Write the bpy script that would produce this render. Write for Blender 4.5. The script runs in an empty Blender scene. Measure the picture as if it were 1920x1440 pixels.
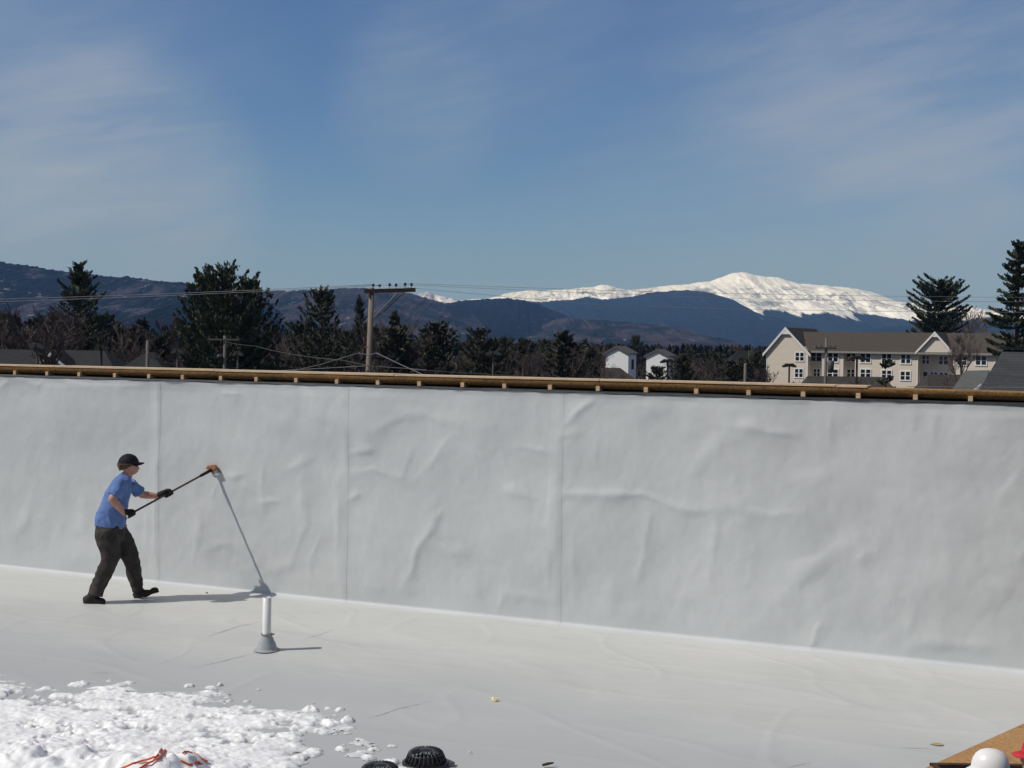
import bpy, bmesh, math, random
import numpy as np
from mathutils import Vector, Matrix, noise as mnoise

SC = bpy.context.scene
COL = SC.collection
R = math.radians

# ------------------------------------------------------------------ camera model
F, CH, PITCH, ROLL = 2400.0, 3.0, math.atan(78 / 2400), 0.013
FW = np.array([0, math.cos(PITCH), -math.sin(PITCH)])
_r0 = np.array([1.0, 0, 0]); _u0 = np.array([0, math.sin(PITCH), math.cos(PITCH)])
RT = math.cos(ROLL) * _r0 + math.sin(ROLL) * _u0
UP = -math.sin(ROLL) * _r0 + math.cos(ROLL) * _u0
CAM = np.array([0, 0, CH])

def ray(x, y): return FW * F + RT * (x - 960) + UP * (720 - y)
def gnd(x, y, z=0.0):
    d = ray(x, y); return CAM + d * (z - CH) / d[2]
def at(x, y, Y):
    d = ray(x, y); return CAM + d * Y / d[1]
def vz(v): return Vector((float(v[0]), float(v[1]), float(v[2])))

cam = bpy.data.cameras.new('camera'); co = bpy.data.objects.new('camera', cam); COL.objects.link(co)
cam.sensor_width = 36; cam.lens = F / 1920 * 36; cam.clip_start = 0.1; cam.clip_end = 80000
M = Matrix((RT, UP, -FW)).transposed().to_4x4(); M.translation = Vector(CAM)
co.matrix_world = M
SC.camera = co

# ------------------------------------------------------------------ materials
def mat(name, col, rough=0.8, var=0.0, scale=5.0, col2=None, bump=0.0, bscale=20.0, spec=0.3, metal=0.0, stretch=None, detail=4.0):
    m = bpy.data.materials.new(name); m.use_nodes = True
    nt = m.node_tree; b = nt.nodes['Principled BSDF']
    b.inputs['Base Color'].default_value = (*col, 1); b.inputs['Roughness'].default_value = rough
    b.inputs['Specular IOR Level'].default_value = spec; b.inputs['Metallic'].default_value = metal
    tc = nt.nodes.new('ShaderNodeTexCoord'); vec = tc.outputs['Object']
    if stretch:
        mp = nt.nodes.new('ShaderNodeMapping'); mp.inputs['Scale'].default_value = stretch
        nt.links.new(vec, mp.inputs['Vector']); vec = mp.outputs['Vector']
    if var or col2:
        n = nt.nodes.new('ShaderNodeTexNoise'); n.inputs['Scale'].default_value = scale; n.inputs['Detail'].default_value = detail
        n.inputs['Roughness'].default_value = 0.6
        nt.links.new(vec, n.inputs['Vector'])
        cr = nt.nodes.new('ShaderNodeValToRGB')
        a = tuple(max(0, c * (1 - var)) for c in col); c2 = col2 or tuple(min(1, c * (1 + var)) for c in col)
        cr.color_ramp.elements[0].position = 0.32; cr.color_ramp.elements[1].position = 0.68
        cr.color_ramp.elements[0].color = (*a, 1); cr.color_ramp.elements[1].color = (*c2, 1)
        nt.links.new(n.outputs['Fac'], cr.inputs['Fac']); nt.links.new(cr.outputs['Color'], b.inputs['Base Color'])
    if bump:
        n2 = nt.nodes.new('ShaderNodeTexNoise'); n2.inputs['Scale'].default_value = bscale; n2.inputs['Detail'].default_value = 3
        nt.links.new(vec, n2.inputs['Vector'])
        bp = nt.nodes.new('ShaderNodeBump'); bp.inputs['Strength'].default_value = bump; bp.inputs['Distance'].default_value = 0.02
        nt.links.new(n2.outputs['Fac'], bp.inputs['Height']); nt.links.new(bp.outputs['Normal'], b.inputs['Normal'])
    return m

class NB:
    """small node-graph helper"""
    def __init__(s, m): s.nt = m.node_tree; s.b = s.nt.nodes.get('Principled BSDF')
    def n(s, t, **kw):
        nd = s.nt.nodes.new(t)
        for k, v in kw.items(): setattr(nd, k, v)
        return nd
    def l(s, a, b): s.nt.links.new(a, b)
    def math(s, op, a, b=None, c=None, clamp=False):
        nd = s.n('ShaderNodeMath', operation=op); nd.use_clamp = clamp
        for i, v in enumerate((a, b, c)):
            if v is None: continue
            if isinstance(v, (int, float)): nd.inputs[i].default_value = v
            else: s.l(v, nd.inputs[i])
        return nd.outputs[0]
    def noise(s, vec, scale, detail=4, rough=0.55, dist=0.0):
        nd = s.n('ShaderNodeTexNoise'); nd.inputs['Scale'].default_value = scale; nd.inputs['Detail'].default_value = detail
        nd.inputs['Roughness'].default_value = rough; nd.inputs['Distortion'].default_value = dist
        if vec is not None: s.l(vec, nd.inputs['Vector'])
        return nd.outputs['Fac']
    def map(s, vec, scale=(1, 1, 1), loc=(0, 0, 0), rot=(0, 0, 0)):
        nd = s.n('ShaderNodeMapping'); nd.inputs['Scale'].default_value = scale; nd.inputs['Location'].default_value = loc; nd.inputs['Rotation'].default_value = rot
        s.l(vec, nd.inputs['Vector']); return nd.outputs['Vector']
    def step(s, v, lo, hi):
        nd = s.n('ShaderNodeMapRange'); nd.interpolation_type = 'SMOOTHSTEP'
        nd.inputs['From Min'].default_value = lo; nd.inputs['From Max'].default_value = hi
        s.l(v, nd.inputs['Value']); return nd.outputs['Result']
    def mix(s, f, a, b):
        nd = s.n('ShaderNodeMix', data_type='RGBA')
        for i, v in ((0, f), (6, a), (7, b)):
            if isinstance(v, (int, float)): nd.inputs[i].default_value = v
            elif isinstance(v, tuple): nd.inputs[i].default_value = (*v, 1)
            else: s.l(v, nd.inputs[i])
        return nd.outputs[2]
    def obj(s): return s.n('ShaderNodeTexCoord').outputs['Object']
    def sep(s, v):
        nd = s.n('ShaderNodeSeparateXYZ'); s.l(v, nd.inputs[0]); return nd.outputs
    def bump(s, h, strength, dist):
        nd = s.n('ShaderNodeBump'); nd.inputs['Strength'].default_value = strength; nd.inputs['Distance'].default_value = dist
        s.l(h, nd.inputs['Height']); s.l(nd.outputs['Normal'], s.b.inputs['Normal'])

# ------------------------------------------------------------------ object helpers
def tag(o, label=None, cat=None, group=None, kind=None):
    if label: o['label'] = label
    if cat: o['category'] = cat
    if group: o['group'] = group
    if kind: o['kind'] = kind
    return o
def empty(name, loc=(0, 0, 0), rz=0.0):
    o = bpy.data.objects.new(name, None); COL.objects.link(o); o.location = loc; o.rotation_euler = (0, 0, rz); o.empty_display_size = 0.2
    return o
def link_mesh(name, me, m=None, parent=None, smooth=False):
    o = bpy.data.objects.new(name, me); COL.objects.link(o)
    if m: me.materials.append(m)
    if smooth: me.polygons.foreach_set('use_smooth', [True] * len(me.polygons))
    if parent: o.parent = parent
    return o

class MB:
    def __init__(s): s.v = []; s.f = []
    def add(s, vs, fs):
        k = len(s.v); s.v += [tuple(map(float, p)) for p in vs]; s.f += [tuple(i + k for i in f) for f in fs]
        return s
    def box(s, x0, x1, y0, y1, z0, z1, xf=None):
        vs = [(x, y, z) for z in (z0, z1) for x, y in ((x0, y0), (x1, y0), (x1, y1), (x0, y1))]
        if xf: vs = [xf(p) for p in vs]
        return s.add(vs, [(0, 3, 2, 1), (4, 5, 6, 7), (0, 1, 5, 4), (1, 2, 6, 5), (2, 3, 7, 6), (3, 0, 4, 7)])
    def prism(s, poly, d):
        """poly: list of 3d points (planar), extruded by vector d"""
        n = len(poly); d = np.array(d, float); a = [np.array(p, float) for p in poly]
        return s.add(a + [p + d for p in a], [tuple(range(n))[::-1], tuple(range(n, 2 * n))] + [(i, (i + 1) % n, n + (i + 1) % n, n + i) for i in range(n)])
    def tube(s, pts, rad, n=8, cap=True):
        pts = [Vector(p) for p in pts]; N = len(pts)
        if not isinstance(rad, (list, tuple)): rad = [rad] * N
        k = len(s.v); ref = None
        for i, p in enumerate(pts):
            t = (pts[min(i + 1, N - 1)] - pts[max(i - 1, 0)])
            if t.length < 1e-9: t = Vector((0, 0, 1))
            t.normalize()
            if ref is None:
                ref = Vector((0, 0, 1)) if abs(t.z) < 0.9 else Vector((1, 0, 0))
            a = (ref - t * ref.dot(t)); 
            if a.length < 1e-6: a = t.orthogonal()
            a.normalize(); b = t.cross(a); ref = a
            for j in range(n):
                an = 2 * math.pi * j / n
                q = p + a * (math.cos(an) * rad[i]) + b * (math.sin(an) * rad[i]); s.v.append((q.x, q.y, q.z))
        for i in range(N - 1):
            for j in range(n):
                s.f.append((k + i * n + j, k + i * n + (j + 1) % n, k + (i + 1) * n + (j + 1) % n, k + (i + 1) * n + j))
        if cap:
            s.f.append(tuple(k + j for j in range(n))[::-1]); s.f.append(tuple(k + (N - 1) * n + j for j in range(n)))
        return s
    def loft(s, pts, ab, D, n=20):
        """closed tube with elliptical sections: radius a across, b along D; rounded ends"""
        pts = [Vector(p) for p in pts]; D = Vector(D).normalized(); N = len(pts); k = len(s.v)
        for i, p in enumerate(pts):
            t = (pts[min(i + 1, N - 1)] - pts[max(i - 1, 0)]).normalized()
            b = (D - t * D.dot(t)).normalized(); a = b.cross(t)
            for j in range(n):
                an = 2 * math.pi * j / n
                q = p + a * (math.cos(an) * ab[i][0]) + b * (math.sin(an) * ab[i][1]); s.v.append((q.x, q.y, q.z))
        for i in range(N - 1):
            for j in range(n):
                s.f.append((k + i * n + j, k + i * n + (j + 1) % n, k + (i + 1) * n + (j + 1) % n, k + (i + 1) * n + j))
        s.f.append(tuple(k + j for j in range(n))[::-1]); s.f.append(tuple(k + (N - 1) * n + j for j in range(n)))
        return s
    def ball(s, c, rx, ry=None, rz=None, X=(1, 0, 0), Y=(0, 1, 0), Z=(0, 0, 1), nu=16, nv=10):
        ry = ry or rx; rz = rz or rx; c = Vector(c); X, Y, Z = Vector(X), Vector(Y), Vector(Z); k = len(s.v)
        for i in range(nv + 1):
            th = math.pi * i / nv
            for j in range(nu):
                ph = 2 * math.pi * j / nu
                q = c + X * (rx * math.sin(th) * math.cos(ph)) + Y * (ry * math.sin(th) * math.sin(ph)) + Z * (rz * math.cos(th)); s.v.append((q.x, q.y, q.z))
        for i in range(nv):
            for j in range(nu):
                s.f.append((k + i * nu + j, k + (i + 1) * nu + j, k + (i + 1) * nu + (j + 1) % nu, k + i * nu + (j + 1) % nu))
        return s
    def lathe(s, prof, n=24, c=(0, 0, 0), cap=True):
        k = len(s.v); N = len(prof)
        for r, z in prof:
            for j in range(n):
                an = 2 * math.pi * j / n; s.v.append((c[0] + r * math.cos(an), c[1] + r * math.sin(an), c[2] + z))
        for i in range(N - 1):
            for j in range(n):
                s.f.append((k + i * n + j, k + i * n + (j + 1) % n, k + (i + 1) * n + (j + 1) % n, k + (i + 1) * n + j))
        if cap:
            s.f.append(tuple(k + j for j in range(n))[::-1]); s.f.append(tuple(k + (N - 1) * n + j for j in range(n)))
        return s
    def mesh(s, name):
        me = bpy.data.meshes.new(name); me.from_pydata(s.v, [], s.f); me.validate(); me.update(); return me
    def build(s, name, m=None, parent=None, smooth=False):
        return link_mesh(name, s.mesh(name), m, parent, smooth)

def organic(name, mb, m, parent, voxel=0.012, smooth=6, disp=None):
    """fuse overlapping lofts into one continuous surface, then wrinkle it"""
    o = mb.build('tmp_' + name)
    md = o.modifiers.new('r', 'REMESH'); md.mode = 'VOXEL'; md.voxel_size = voxel
    sm = o.modifiers.new('s', 'SMOOTH'); sm.iterations = smooth; sm.factor = 0.5
    dg = bpy.context.evaluated_depsgraph_get(); dg.update()
    me = bpy.data.meshes.new_from_object(o.evaluated_get(dg))
    bpy.data.objects.remove(o)
    me.name = name
    if disp:
        amp, fx, fy, fz = disp
        for v in me.vertices:
            p = v.co
            d = mnoise.fractal(Vector((p.x * fx, p.y * fy, p.z * fz)), 1.0, 2.0, 3)
            r = abs(mnoise.noise(Vector((p.x * fx * 1.7 + 9, p.y * fy * 1.7, p.z * fz * 1.7 + p.x * 4))))
            v.co = p + v.normal * (amp * (d - 1.3 * r))
    me.update()
    o = link_mesh(name, me, m, parent, True)
    if disp:
        sm = o.modifiers.new('s', 'SMOOTH'); sm.iterations = 3; sm.factor = 0.5
    return o

def set_np_mesh(name, verts, faces):
    me = bpy.data.meshes.new(name)
    verts = np.asarray(verts, np.float32); faces = np.asarray(faces, np.int32)
    nf, k = faces.shape
    me.vertices.add(len(verts)); me.vertices.foreach_set('co', verts.ravel())
    me.loops.add(nf * k); me.loops.foreach_set('vertex_index', faces.ravel())
    me.polygons.add(nf); me.polygons.foreach_set('loop_start', np.arange(0, nf * k, k, dtype=np.int32))
    me.polygons.foreach_set('loop_total', np.full(nf, k, np.int32))
    me.update(calc_edges=True); me.validate()
    return me
def grid_faces(ny, nx):
    i = np.arange(ny - 1)[:, None] * nx + np.arange(nx - 1)[None, :]
    i = i.ravel(); return np.stack([i, i + 1, i + nx + 1, i + nx], 1)

_rng = np.random.RandomState(7)
def vnoise(x, y, seed=0):
    """smooth 2-D value noise, -1..1 (vectorised)"""
    rs = np.random.RandomState(seed); T = rs.uniform(-1, 1, (257, 257))
    xi = np.floor(x).astype(int); yi = np.floor(y).astype(int); fx = x - xi; fy = y - yi
    fx = fx * fx * fx * (fx * (fx * 6 - 15) + 10); fy = fy * fy * fy * (fy * (fy * 6 - 15) + 10)
    a = T[xi % 256, yi % 256]; b = T[(xi + 1) % 256, yi % 256]; c = T[xi % 256, (yi + 1) % 256]; d = T[(xi + 1) % 256, (yi + 1) % 256]
    return (a * (1 - fx) + b * fx) * (1 - fy) + (c * (1 - fx) + d * fx) * fy
def fbm(x, y, seed=0, oct=4, gain=0.5):
    s = np.zeros_like(x, float); a = 1.0; f = 1.0
    for o in range(oct):
        s += a * vnoise(x * f + 13.1 * o, y * f + 7.7 * o, seed + o); a *= gain; f *= 2.03
    return s

# ------------------------------------------------------------------ light, sky
SUNV = Vector((-1.0, -0.25, 0.0)).normalized() * math.cos(R(46.3)); SUNV.z = math.sin(R(46.3))
sun = bpy.data.lights.new('sun', 'SUN'); sun.energy = 3.1; sun.angle = R(0.53); sun.color = (1.0, 0.955, 0.89)
so = bpy.data.objects.new('sun', sun); COL.objects.link(so); so.rotation_euler = SUNV.to_track_quat('Z', 'Y').to_euler()

w = bpy.data.worlds.new('World'); SC.world = w; w.use_nodes = True
nt = w.node_tree; nt.nodes.clear()
W_ = NB(w)
sky = W_.n('ShaderNodeTexSky'); sky.sky_type = 'NISHITA'; sky.sun_disc = False
sky.sun_elevation = R(47); sky.sun_rotation = math.atan2(SUNV.x, SUNV.y); sky.altitude = 300; sky.air_density = 1.0; sky.dust_density = 0.4; sky.ozone_density = 3.0
tc = W_.n('ShaderNodeTexCoord').outputs['Generated']
def blob(px, py, rad, soft):
    d = Vector(ray(px, py)).normalized()
    nd = W_.n('ShaderNodeVectorMath', operation='DOT_PRODUCT'); W_.l(tc, nd.inputs[0]); nd.inputs[1].default_value = d
    return W_.step(nd.outputs['Value'], math.cos(rad * (1 + soft)), math.cos(rad * 0.1))
# thin cirrus: wispy streaks, thicker in a few broad patches of the sky
warp = W_.map(W_.map(tc, rot=(0, R(17), 0)), (2.6, 2.6, 13.0))
wisp = W_.step(W_.noise(warp, 1.7, 7, 0.58, 0.45), 0.34, 0.74)
fib = W_.step(W_.noise(W_.map(W_.map(tc, rot=(0, R(12), 0)), (7, 7, 46.0), loc=(2, 0, 5)), 1.6, 5, 0.6, 0.6), 0.36, 0.7)
soft = W_.noise(W_.map(tc, (3.4, 3.4, 6.0), loc=(3, 1, 2)), 1.3, 3, 0.5)
patch = W_.math('MULTIPLY', blob(190, 380, 0.10, 0.35), 1.25)
patch = W_.math('ADD', patch, W_.math('MULTIPLY', blob(-100, 80, 0.2, 0.3), 0.42))
patch = W_.math('ADD', patch, W_.math('MULTIPLY', blob(1560, 380, 0.17, 0.5), 0.40))
patch = W_.math('ADD', patch, W_.math('MULTIPLY', blob(1950, 130, 0.2, 0.4), 0.58))
patch = W_.math('ADD', patch, W_.math('MULTIPLY', blob(900, 20, 0.10, 0.3), 0.34))
patch = W_.math('ADD', patch, W_.math('MULTIPLY', blob(780, 200, 0.06, 0.3), 0.32))
mod = W_.math('ADD', W_.math('ADD', W_.math('MULTIPLY', wisp, 0.30), W_.math('MULTIPLY', fib, 0.17)), W_.math('ADD', W_.math('MULTIPLY', W_.step(soft, 0.3, 0.7), 0.34), 0.26))
mask = W_.math('MULTIPLY', W_.math('ADD', W_.math('MULTIPLY', patch, 0.78), 0.07), mod, clamp=True)
skyc = W_.n('ShaderNodeMix', data_type='RGBA', blend_type='MULTIPLY'); skyc.inputs[0].default_value = 1.0
W_.l(sky.outputs['Color'], skyc.inputs[6]); skyc.inputs[7].default_value = (0.60, 0.82, 1.13, 1)
mixed = W_.mix(mask, skyc.outputs[2], (5.1, 6.0, 7.5))
mixed = W_.mix(W_.math('MULTIPLY', W_.math('SUBTRACT', 1.0, W_.step(W_.sep(tc)[2], 0.0, 0.16)), 0.7), mixed, (3.0, 4.75, 8.0))
# unseen broken cloud added overhead and behind the camera to neutralise ambient light
dz = W_.sep(tc); added_veil = W_.math('MAXIMUM', W_.step(dz[2], 0.42, 0.8), W_.step(W_.math('MULTIPLY', dz[1], -1.0), 0.1, 0.6))
added_veil = W_.math('MULTIPLY', added_veil, W_.step(soft, 0.2, 0.6)); mixed = W_.mix(W_.math('MULTIPLY', added_veil, 0.85), mixed, (2.35, 2.3, 2.25))
bg = W_.n('ShaderNodeBackground'); bg.inputs['Strength'].default_value = 0.068
W_.l(mixed, bg.inputs['Color']); out = W_.n('ShaderNodeOutputWorld'); W_.l(bg.outputs[0], out.inputs['Surface'])

SC.view_settings.view_transform = 'Standard'; SC.view_settings.look = 'None'; SC.view_settings.exposure = 0.0; SC.view_settings.gamma = 1.0
SC.cycles.max_bounces = 6; SC.cycles.volume_bounces = 0

# ------------------------------------------------------------------ shared materials
M_wood_pale = mat('pale_lumber', (0.62, 0.46, 0.30), 0.7, 0.18, 9, stretch=(1, 6, 6), bump=0.1)
def osb_mat(name, dark, light, stain):
    m = bpy.data.materials.new(name); m.use_nodes = True; q = NB(m); o = q.obj()
    v = q.n('ShaderNodeTexVoronoi'); v.inputs['Scale'].default_value = 26; v.inputs['Randomness'].default_value = 1.0
    wv = q.n('ShaderNodeVectorMath', operation='ADD'); nn = q.n('ShaderNodeTexNoise'); nn.inputs['Scale'].default_value = 9
    q.l(o, nn.inputs['Vector']); q.l(q.map(o, (1, 1, 2.2)), wv.inputs[0]); q.l(nn.outputs['Color'], wv.inputs[1]); q.l(wv.outputs[0], v.inputs['Vector'])
    fl = q.sep(v.outputs['Color'])[0]
    c = q.mix(fl, dark, light)
    st = q.step(q.noise(o, 3.1, 5, 0.65), 0.52, 0.70)
    c = q.mix(q.math('MULTIPLY', st, 0.6), c, stain)
    q.l(c, q.b.inputs['Base Color']); q.b.inputs['Roughness'].default_value = 0.75; q.bump(fl, 0.25, 0.004)
    return m
M_osb = osb_mat('osb_weathered', (0.150, 0.074, 0.022), (0.400, 0.215, 0.068), (0.040, 0.021, 0.010))
M_osb2 = osb_mat('osb_fresh', (0.34, 0.175, 0.062), (0.54, 0.31, 0.13), (0.24, 0.125, 0.045))
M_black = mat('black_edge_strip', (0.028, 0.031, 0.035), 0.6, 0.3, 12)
M_dark = mat('dark_gap', (0.02, 0.016, 0.012), 0.9)

# ------------------------------------------------------------------ parapet wall
A0 = gnd(0, 1062); B0 = gnd(1920, 1261)
T = (B0 - A0) / np.linalg.norm(B0 - A0); NRM = np.array([T[1], -T[0], 0])     # NRM faces the camera
WANG = math.atan2(T[1], T[0])
def wallp(x, y):
    d = ray(x, y); k = np.dot(A0 - CAM, NRM) / np.dot(d, NRM); p = CAM + d * k
    return float(np.dot(p - A0, T)), float(p[2])
WP = lambda s, z, o=0.0: A0 + T * s + NRM * o + np.array([0, 0, z])
wall = empty('parapet_wall', tuple(A0), WANG)
tag(wall, 'long parapet wall clad in wrinkled pale grey membrane with wooden capping', 'wall')
S0, S1, WT = -3.0, 17.0, 2.474
nx, nz = 1500, 190
ss = np.linspace(S0, S1, nx); zz = np.concatenate([np.linspace(0, 1, nz) * (WT - 0.035) + 0.035])
SS, ZZ = np.meshgrid(ss, zz)
D = 0.024 * fbm(SS * 0.75, ZZ * 0.8, 3, 3, 0.40) + 0.0035 * fbm(SS * 3.1 + ZZ, ZZ * 2.6, 11, 3) 
D += 0.004 * np.maximum(0, fbm(SS * 2.2, ZZ * 0.7, 23, 2)) + 0.0012 * fbm(SS * 11, ZZ * 9, 31, 2)
RIDGES = [  # (polyline in photo pixels, half width m, height m)
 ([(1057,933),(1131,929),(1202,933),(1240,940),(1267,946),(1320,953),(1345,953)], .040, .021),
 ([(1369,949),(1425,956),(1507,966)], .05, .016), ([(1066,798),(1090,770),(1112,748)], .032, .018),
 ([(1055,819),(1098,811)], .04, .016), ([(1030,888),(1032,1009),(1029,1115)], .045, .013), ([(658,850),(708,839)], .04, .018),
 ([(657,890),(706,879),(754,896)], .04, .014), ([(653,936),(675,924)], .035, .013), ([(697,805),(749,782),(798,780),(857,790)], .06, .016),
 ([(764,1100),(778,1030),(812,985),(824,960)], .045, .022), ([(754,890),(777,840)], .04, .012), ([(782,900),(825,846),(848,815)], .045, .012),
 ([(936,919),(965,916),(1007,926)], .04, .016), ([(970,838),(1025,851)], .04, .015), ([(942,858),(961,903)], .035, .010),
 ([(635,890),(634,1115)], .05, .012), ([(803,1024),(848,1040),(901,1040)], .05, .013), ([(938,1113),(990,1124),(1048,1128)], .045, .014),
 ([(931,1156),(941,1116)], .03, .012), ([(1124,821),(1128,876)], .035, .008), ([(1213,963),(1216,1026),(1199,1080)], .035, .012),
 ([(1073,1000),(1081,1118)], .05, .012), ([(1378,798),(1432,803),(1487,812)], .045, .020), ([(1292,905),(1310,866),(1357,828),(1395,820)], .07, .014),
 ([(1339,970),(1335,1049),(1324,1108)], .05, .013), ([(1444,1146),(1519,1075),(1597,1019)], .08, .022), ([(1612,1067),(1639,1028)], .05, .012),
 ([(1511,1216),(1537,1176)], .025, .022), ([(1702,1219),(1744,1200),(1819,1204),(1862,1223)], .06, .020), ([(1716,1142),(1713,1188)], .04, .008),
 ([(1837,1088),(1894,1122)], .08, .016), ([(1867,942),(1914,870)], .045, .012), ([(1717,764),(1713,806)], .04, .010), ([(1759,767),(1759,842)], .04, .009),
 ([(1900,1052),(1925,1012)], .06, .014), ([(293,745),(295,890),(292,1085)], .03, .008), ([(419,739),(449,740)], .028, .016),
 ([(0,729),(20,712),(67,719)], .03, .014), ([(70,722),(82,714),(133,717),(200,724),(293,726)], .028, .013), ([(300,724),(345,717),(390,727)], .025, .010),
 ([(420,889),(463,893)], .035, .014), ([(455,909),(481,918)], .03, .010), ([(490,937),(520,936)], .03, .012), ([(497,877),(493,952)], .03, .010),
 ([(367,943),(377,1007),(367,1055)], .05, .011), ([(570,890),(567,990),(550,1058)], .05, .013), ([(406,905),(403,938)], .03, .008),
 ([(390,1032),(427,1021),(449,1026)], .05, .013), ([(273,940),(277,1025)], .06, .010), ([(531,877),(583,862)], .05, .014), ([(30,1003),(53,980),(60,945)], .06, .012),
 ([(480,760),(520,790),(560,800)], .09, .012), ([(575,735),(610,780),(640,800)], .08, .014), ([(500,1075),(560,1060)], .05, .010), ([(600,1010),(585,1075)], .04, .010),
 ([(880,800),(930,800),(960,790)], .08, .012), ([(1180,770),(1260,765)], .09, .012), ([(1560,770),(1552,840)], .05, .010), ([(1480,900),(1560,880)], .09, .010),
 ([(1640,930),(1720,950)], .1, .012), ([(1430,1020),(1400,1100)], .08, .010), ([(1240,1100),(1300,1140)], .08, .010), ([(1160,1090),(1130,1150)], .07, .010),
 ([(870,1080),(900,1120)], .06, .010), ([(700,960),(690,1040)], .06, .008), ([(150,930),(160,1010)], .07, .009), ([(100,800),(180,820)], .1, .010),
 ([(1640,1100),(1700,1130)], .07, .012), ([(1800,1000),(1780,1060)], .08, .012), ([(1850,800),(1900,840)], .1, .012)]
SW = SS + 0.045 * fbm(SS * 2.3, ZZ * 2.3, 101, 3); ZW = ZZ + 0.035 * fbm(SS * 2.3 + 40, ZZ * 2.3, 107, 3)
for poly, hw, amp in RIDGES:
    hw *= 1.10; amp *= 0.70
    q = [wallp(*p) for p in poly]
    best = np.full(SS.shape, 9.0); end = np.ones(SS.shape)
    L = sum(math.dist(q[i], q[i + 1]) for i in range(len(q) - 1)); acc = 0
    for (a, b) in zip(q[:-1], q[1:]):
        dx, dz = b[0] - a[0], b[1] - a[1]; l2 = dx * dx + dz * dz
        t = np.clip(((SW - a[0]) * dx + (ZW - a[1]) * dz) / l2, 0, 1)
        d = np.hypot(SW - a[0] - t * dx, ZW - a[1] - t * dz)
        u = (acc + t * math.sqrt(l2)) / L
        upd = d < best; best = np.where(upd, d, best); end = np.where(upd, np.sin(np.clip(u * 0.8 + 0.1, 0, 1) * math.pi) ** 0.7, end); acc += math.sqrt(l2)
    wob = 1 + 0.35 * vnoise(SS * 5, ZZ * 5, 77)
    D += amp * end * wob * (0.62 * np.exp(-(best / (hw * wob)) ** 2) + 0.62 * np.exp(-(best / (2.8 * hw)) ** 2))
SEAMS = [-0.09, 2.54, 5.18, 7.79, 10.43, 13.05, 15.6]
for sx in SEAMS[:4] + SEAMS[5:]:
    xs = sx + 0.012 * vnoise(ZZ * 1.3, ZZ * 0 + sx, 5)
    D += 0.0012 * np.clip((SS - xs + 0.16) / 0.03, 0, 1) * (SS < xs) + 0.004 * np.exp(-((SS - xs + 0.05) / 0.05) ** 2) * (1 + vnoise(SS * 0 + sx, ZZ * 2.3, 9))
edge = np.clip((WT - ZZ) / 0.12, 0, 1); D = D * (0.35 + 0.65 * edge)
D += 0.012 * np.clip(1 - (WT - ZZ) / 0.05, 0, 1) * (0.6 + 0.4 * vnoise(SS * 7, ZZ * 0, 41))
foot = np.clip(ZZ / 0.22, 0, 1); D = D * (0.25 + 0.75 * foot)
ZV = ZZ + 0.006 * vnoise(SS * 6, ZZ * 0 + 1, 43) * np.clip(1 - (WT - ZZ) / 0.1, 0, 1)
rows = [np.stack([SS, -D, ZV], -1)]
# cove at the foot: the sheet turns out on to the roof
cove = []
for ang in np.linspace(0, 90, 7):
    a = R(ang); rr = 0.035
    cove.append(np.stack([ss, -(D[0] + rr * (1 - math.sin(a)) ) , np.full(nx, rr * (1 - math.cos(a)) + 0.004)], -1))
verts = np.concatenate([np.stack(cove, 0)[:-1], rows[0]], 0)
foot_n = 0
lip = np.stack([ss, -D[0] - 0.16, np.full(nx, -0.012)], -1)[None]
verts = np.concatenate([lip, verts], 0)
m = bpy.data.materials.new('wall_membrane'); m.use_nodes = True; q = NB(m); o_ = q.obj(); sx_ = q.sep(o_)[0]
line = None
for s_ in SEAMS[:4] + SEAMS[5:]:
    wob = q.math('ADD', sx_, q.math('MULTIPLY', q.math('SUBTRACT', q.noise(o_, 1.2, 1), 0.5), 0.02))
    d = q.math('COMPARE', wob, s_, 0.0042)
    line = d if line is None else q.math('MAXIMUM', line, d)
c = q.mix(q.step(q.noise(o_, 0.9, 4), 0.3, 0.7), (0.550, 0.569, 0.569), (0.602, 0.620, 0.618))
c = q.mix(q.step(q.noise(q.map(o_, (1.5, 1, 0.5)), 2.6, 5, 0.7), 0.56, 0.8), c, (0.55, 0.56, 0.55))
spk = q.step(q.noise(o_, 55, 2), 0.68, 0.74)
c = q.mix(q.math('MULTIPLY', spk, 0.35), c, (0.45, 0.45, 0.44))
c = q.mix(q.math('MULTIPLY', q.math('MULTIPLY', line, .8), q.step(q.noise(o_, 2.2, 3), .3, .6)), c, (0.42, 0.425, 0.42))
sc2 = q.step(q.noise(q.map(o_, (1, 1, 2.5), loc=(7, 0, 3)), 3.4, 7, .8), .60, .78)
c = q.mix(q.math('MULTIPLY', sc2, .30), c, (.44, .44, .425))
q.l(c, q.b.inputs['Base Color']); q.b.inputs['Roughness'].default_value = 0.55; q.b.inputs['Specular IOR Level'].default_value = 0.3
q.bump(q.noise(o_, 160, 2), 0.25, 0.002)
wo = link_mesh('membrane', set_np_mesh('membrane', verts.reshape(-1, 3), grid_faces(verts.shape[0], nx)), m, wall, True)
MB().box(S0, S1, 0.13, 0.40, -7.4, 2.470).build('wall_core', M_osb, wall)
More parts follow.
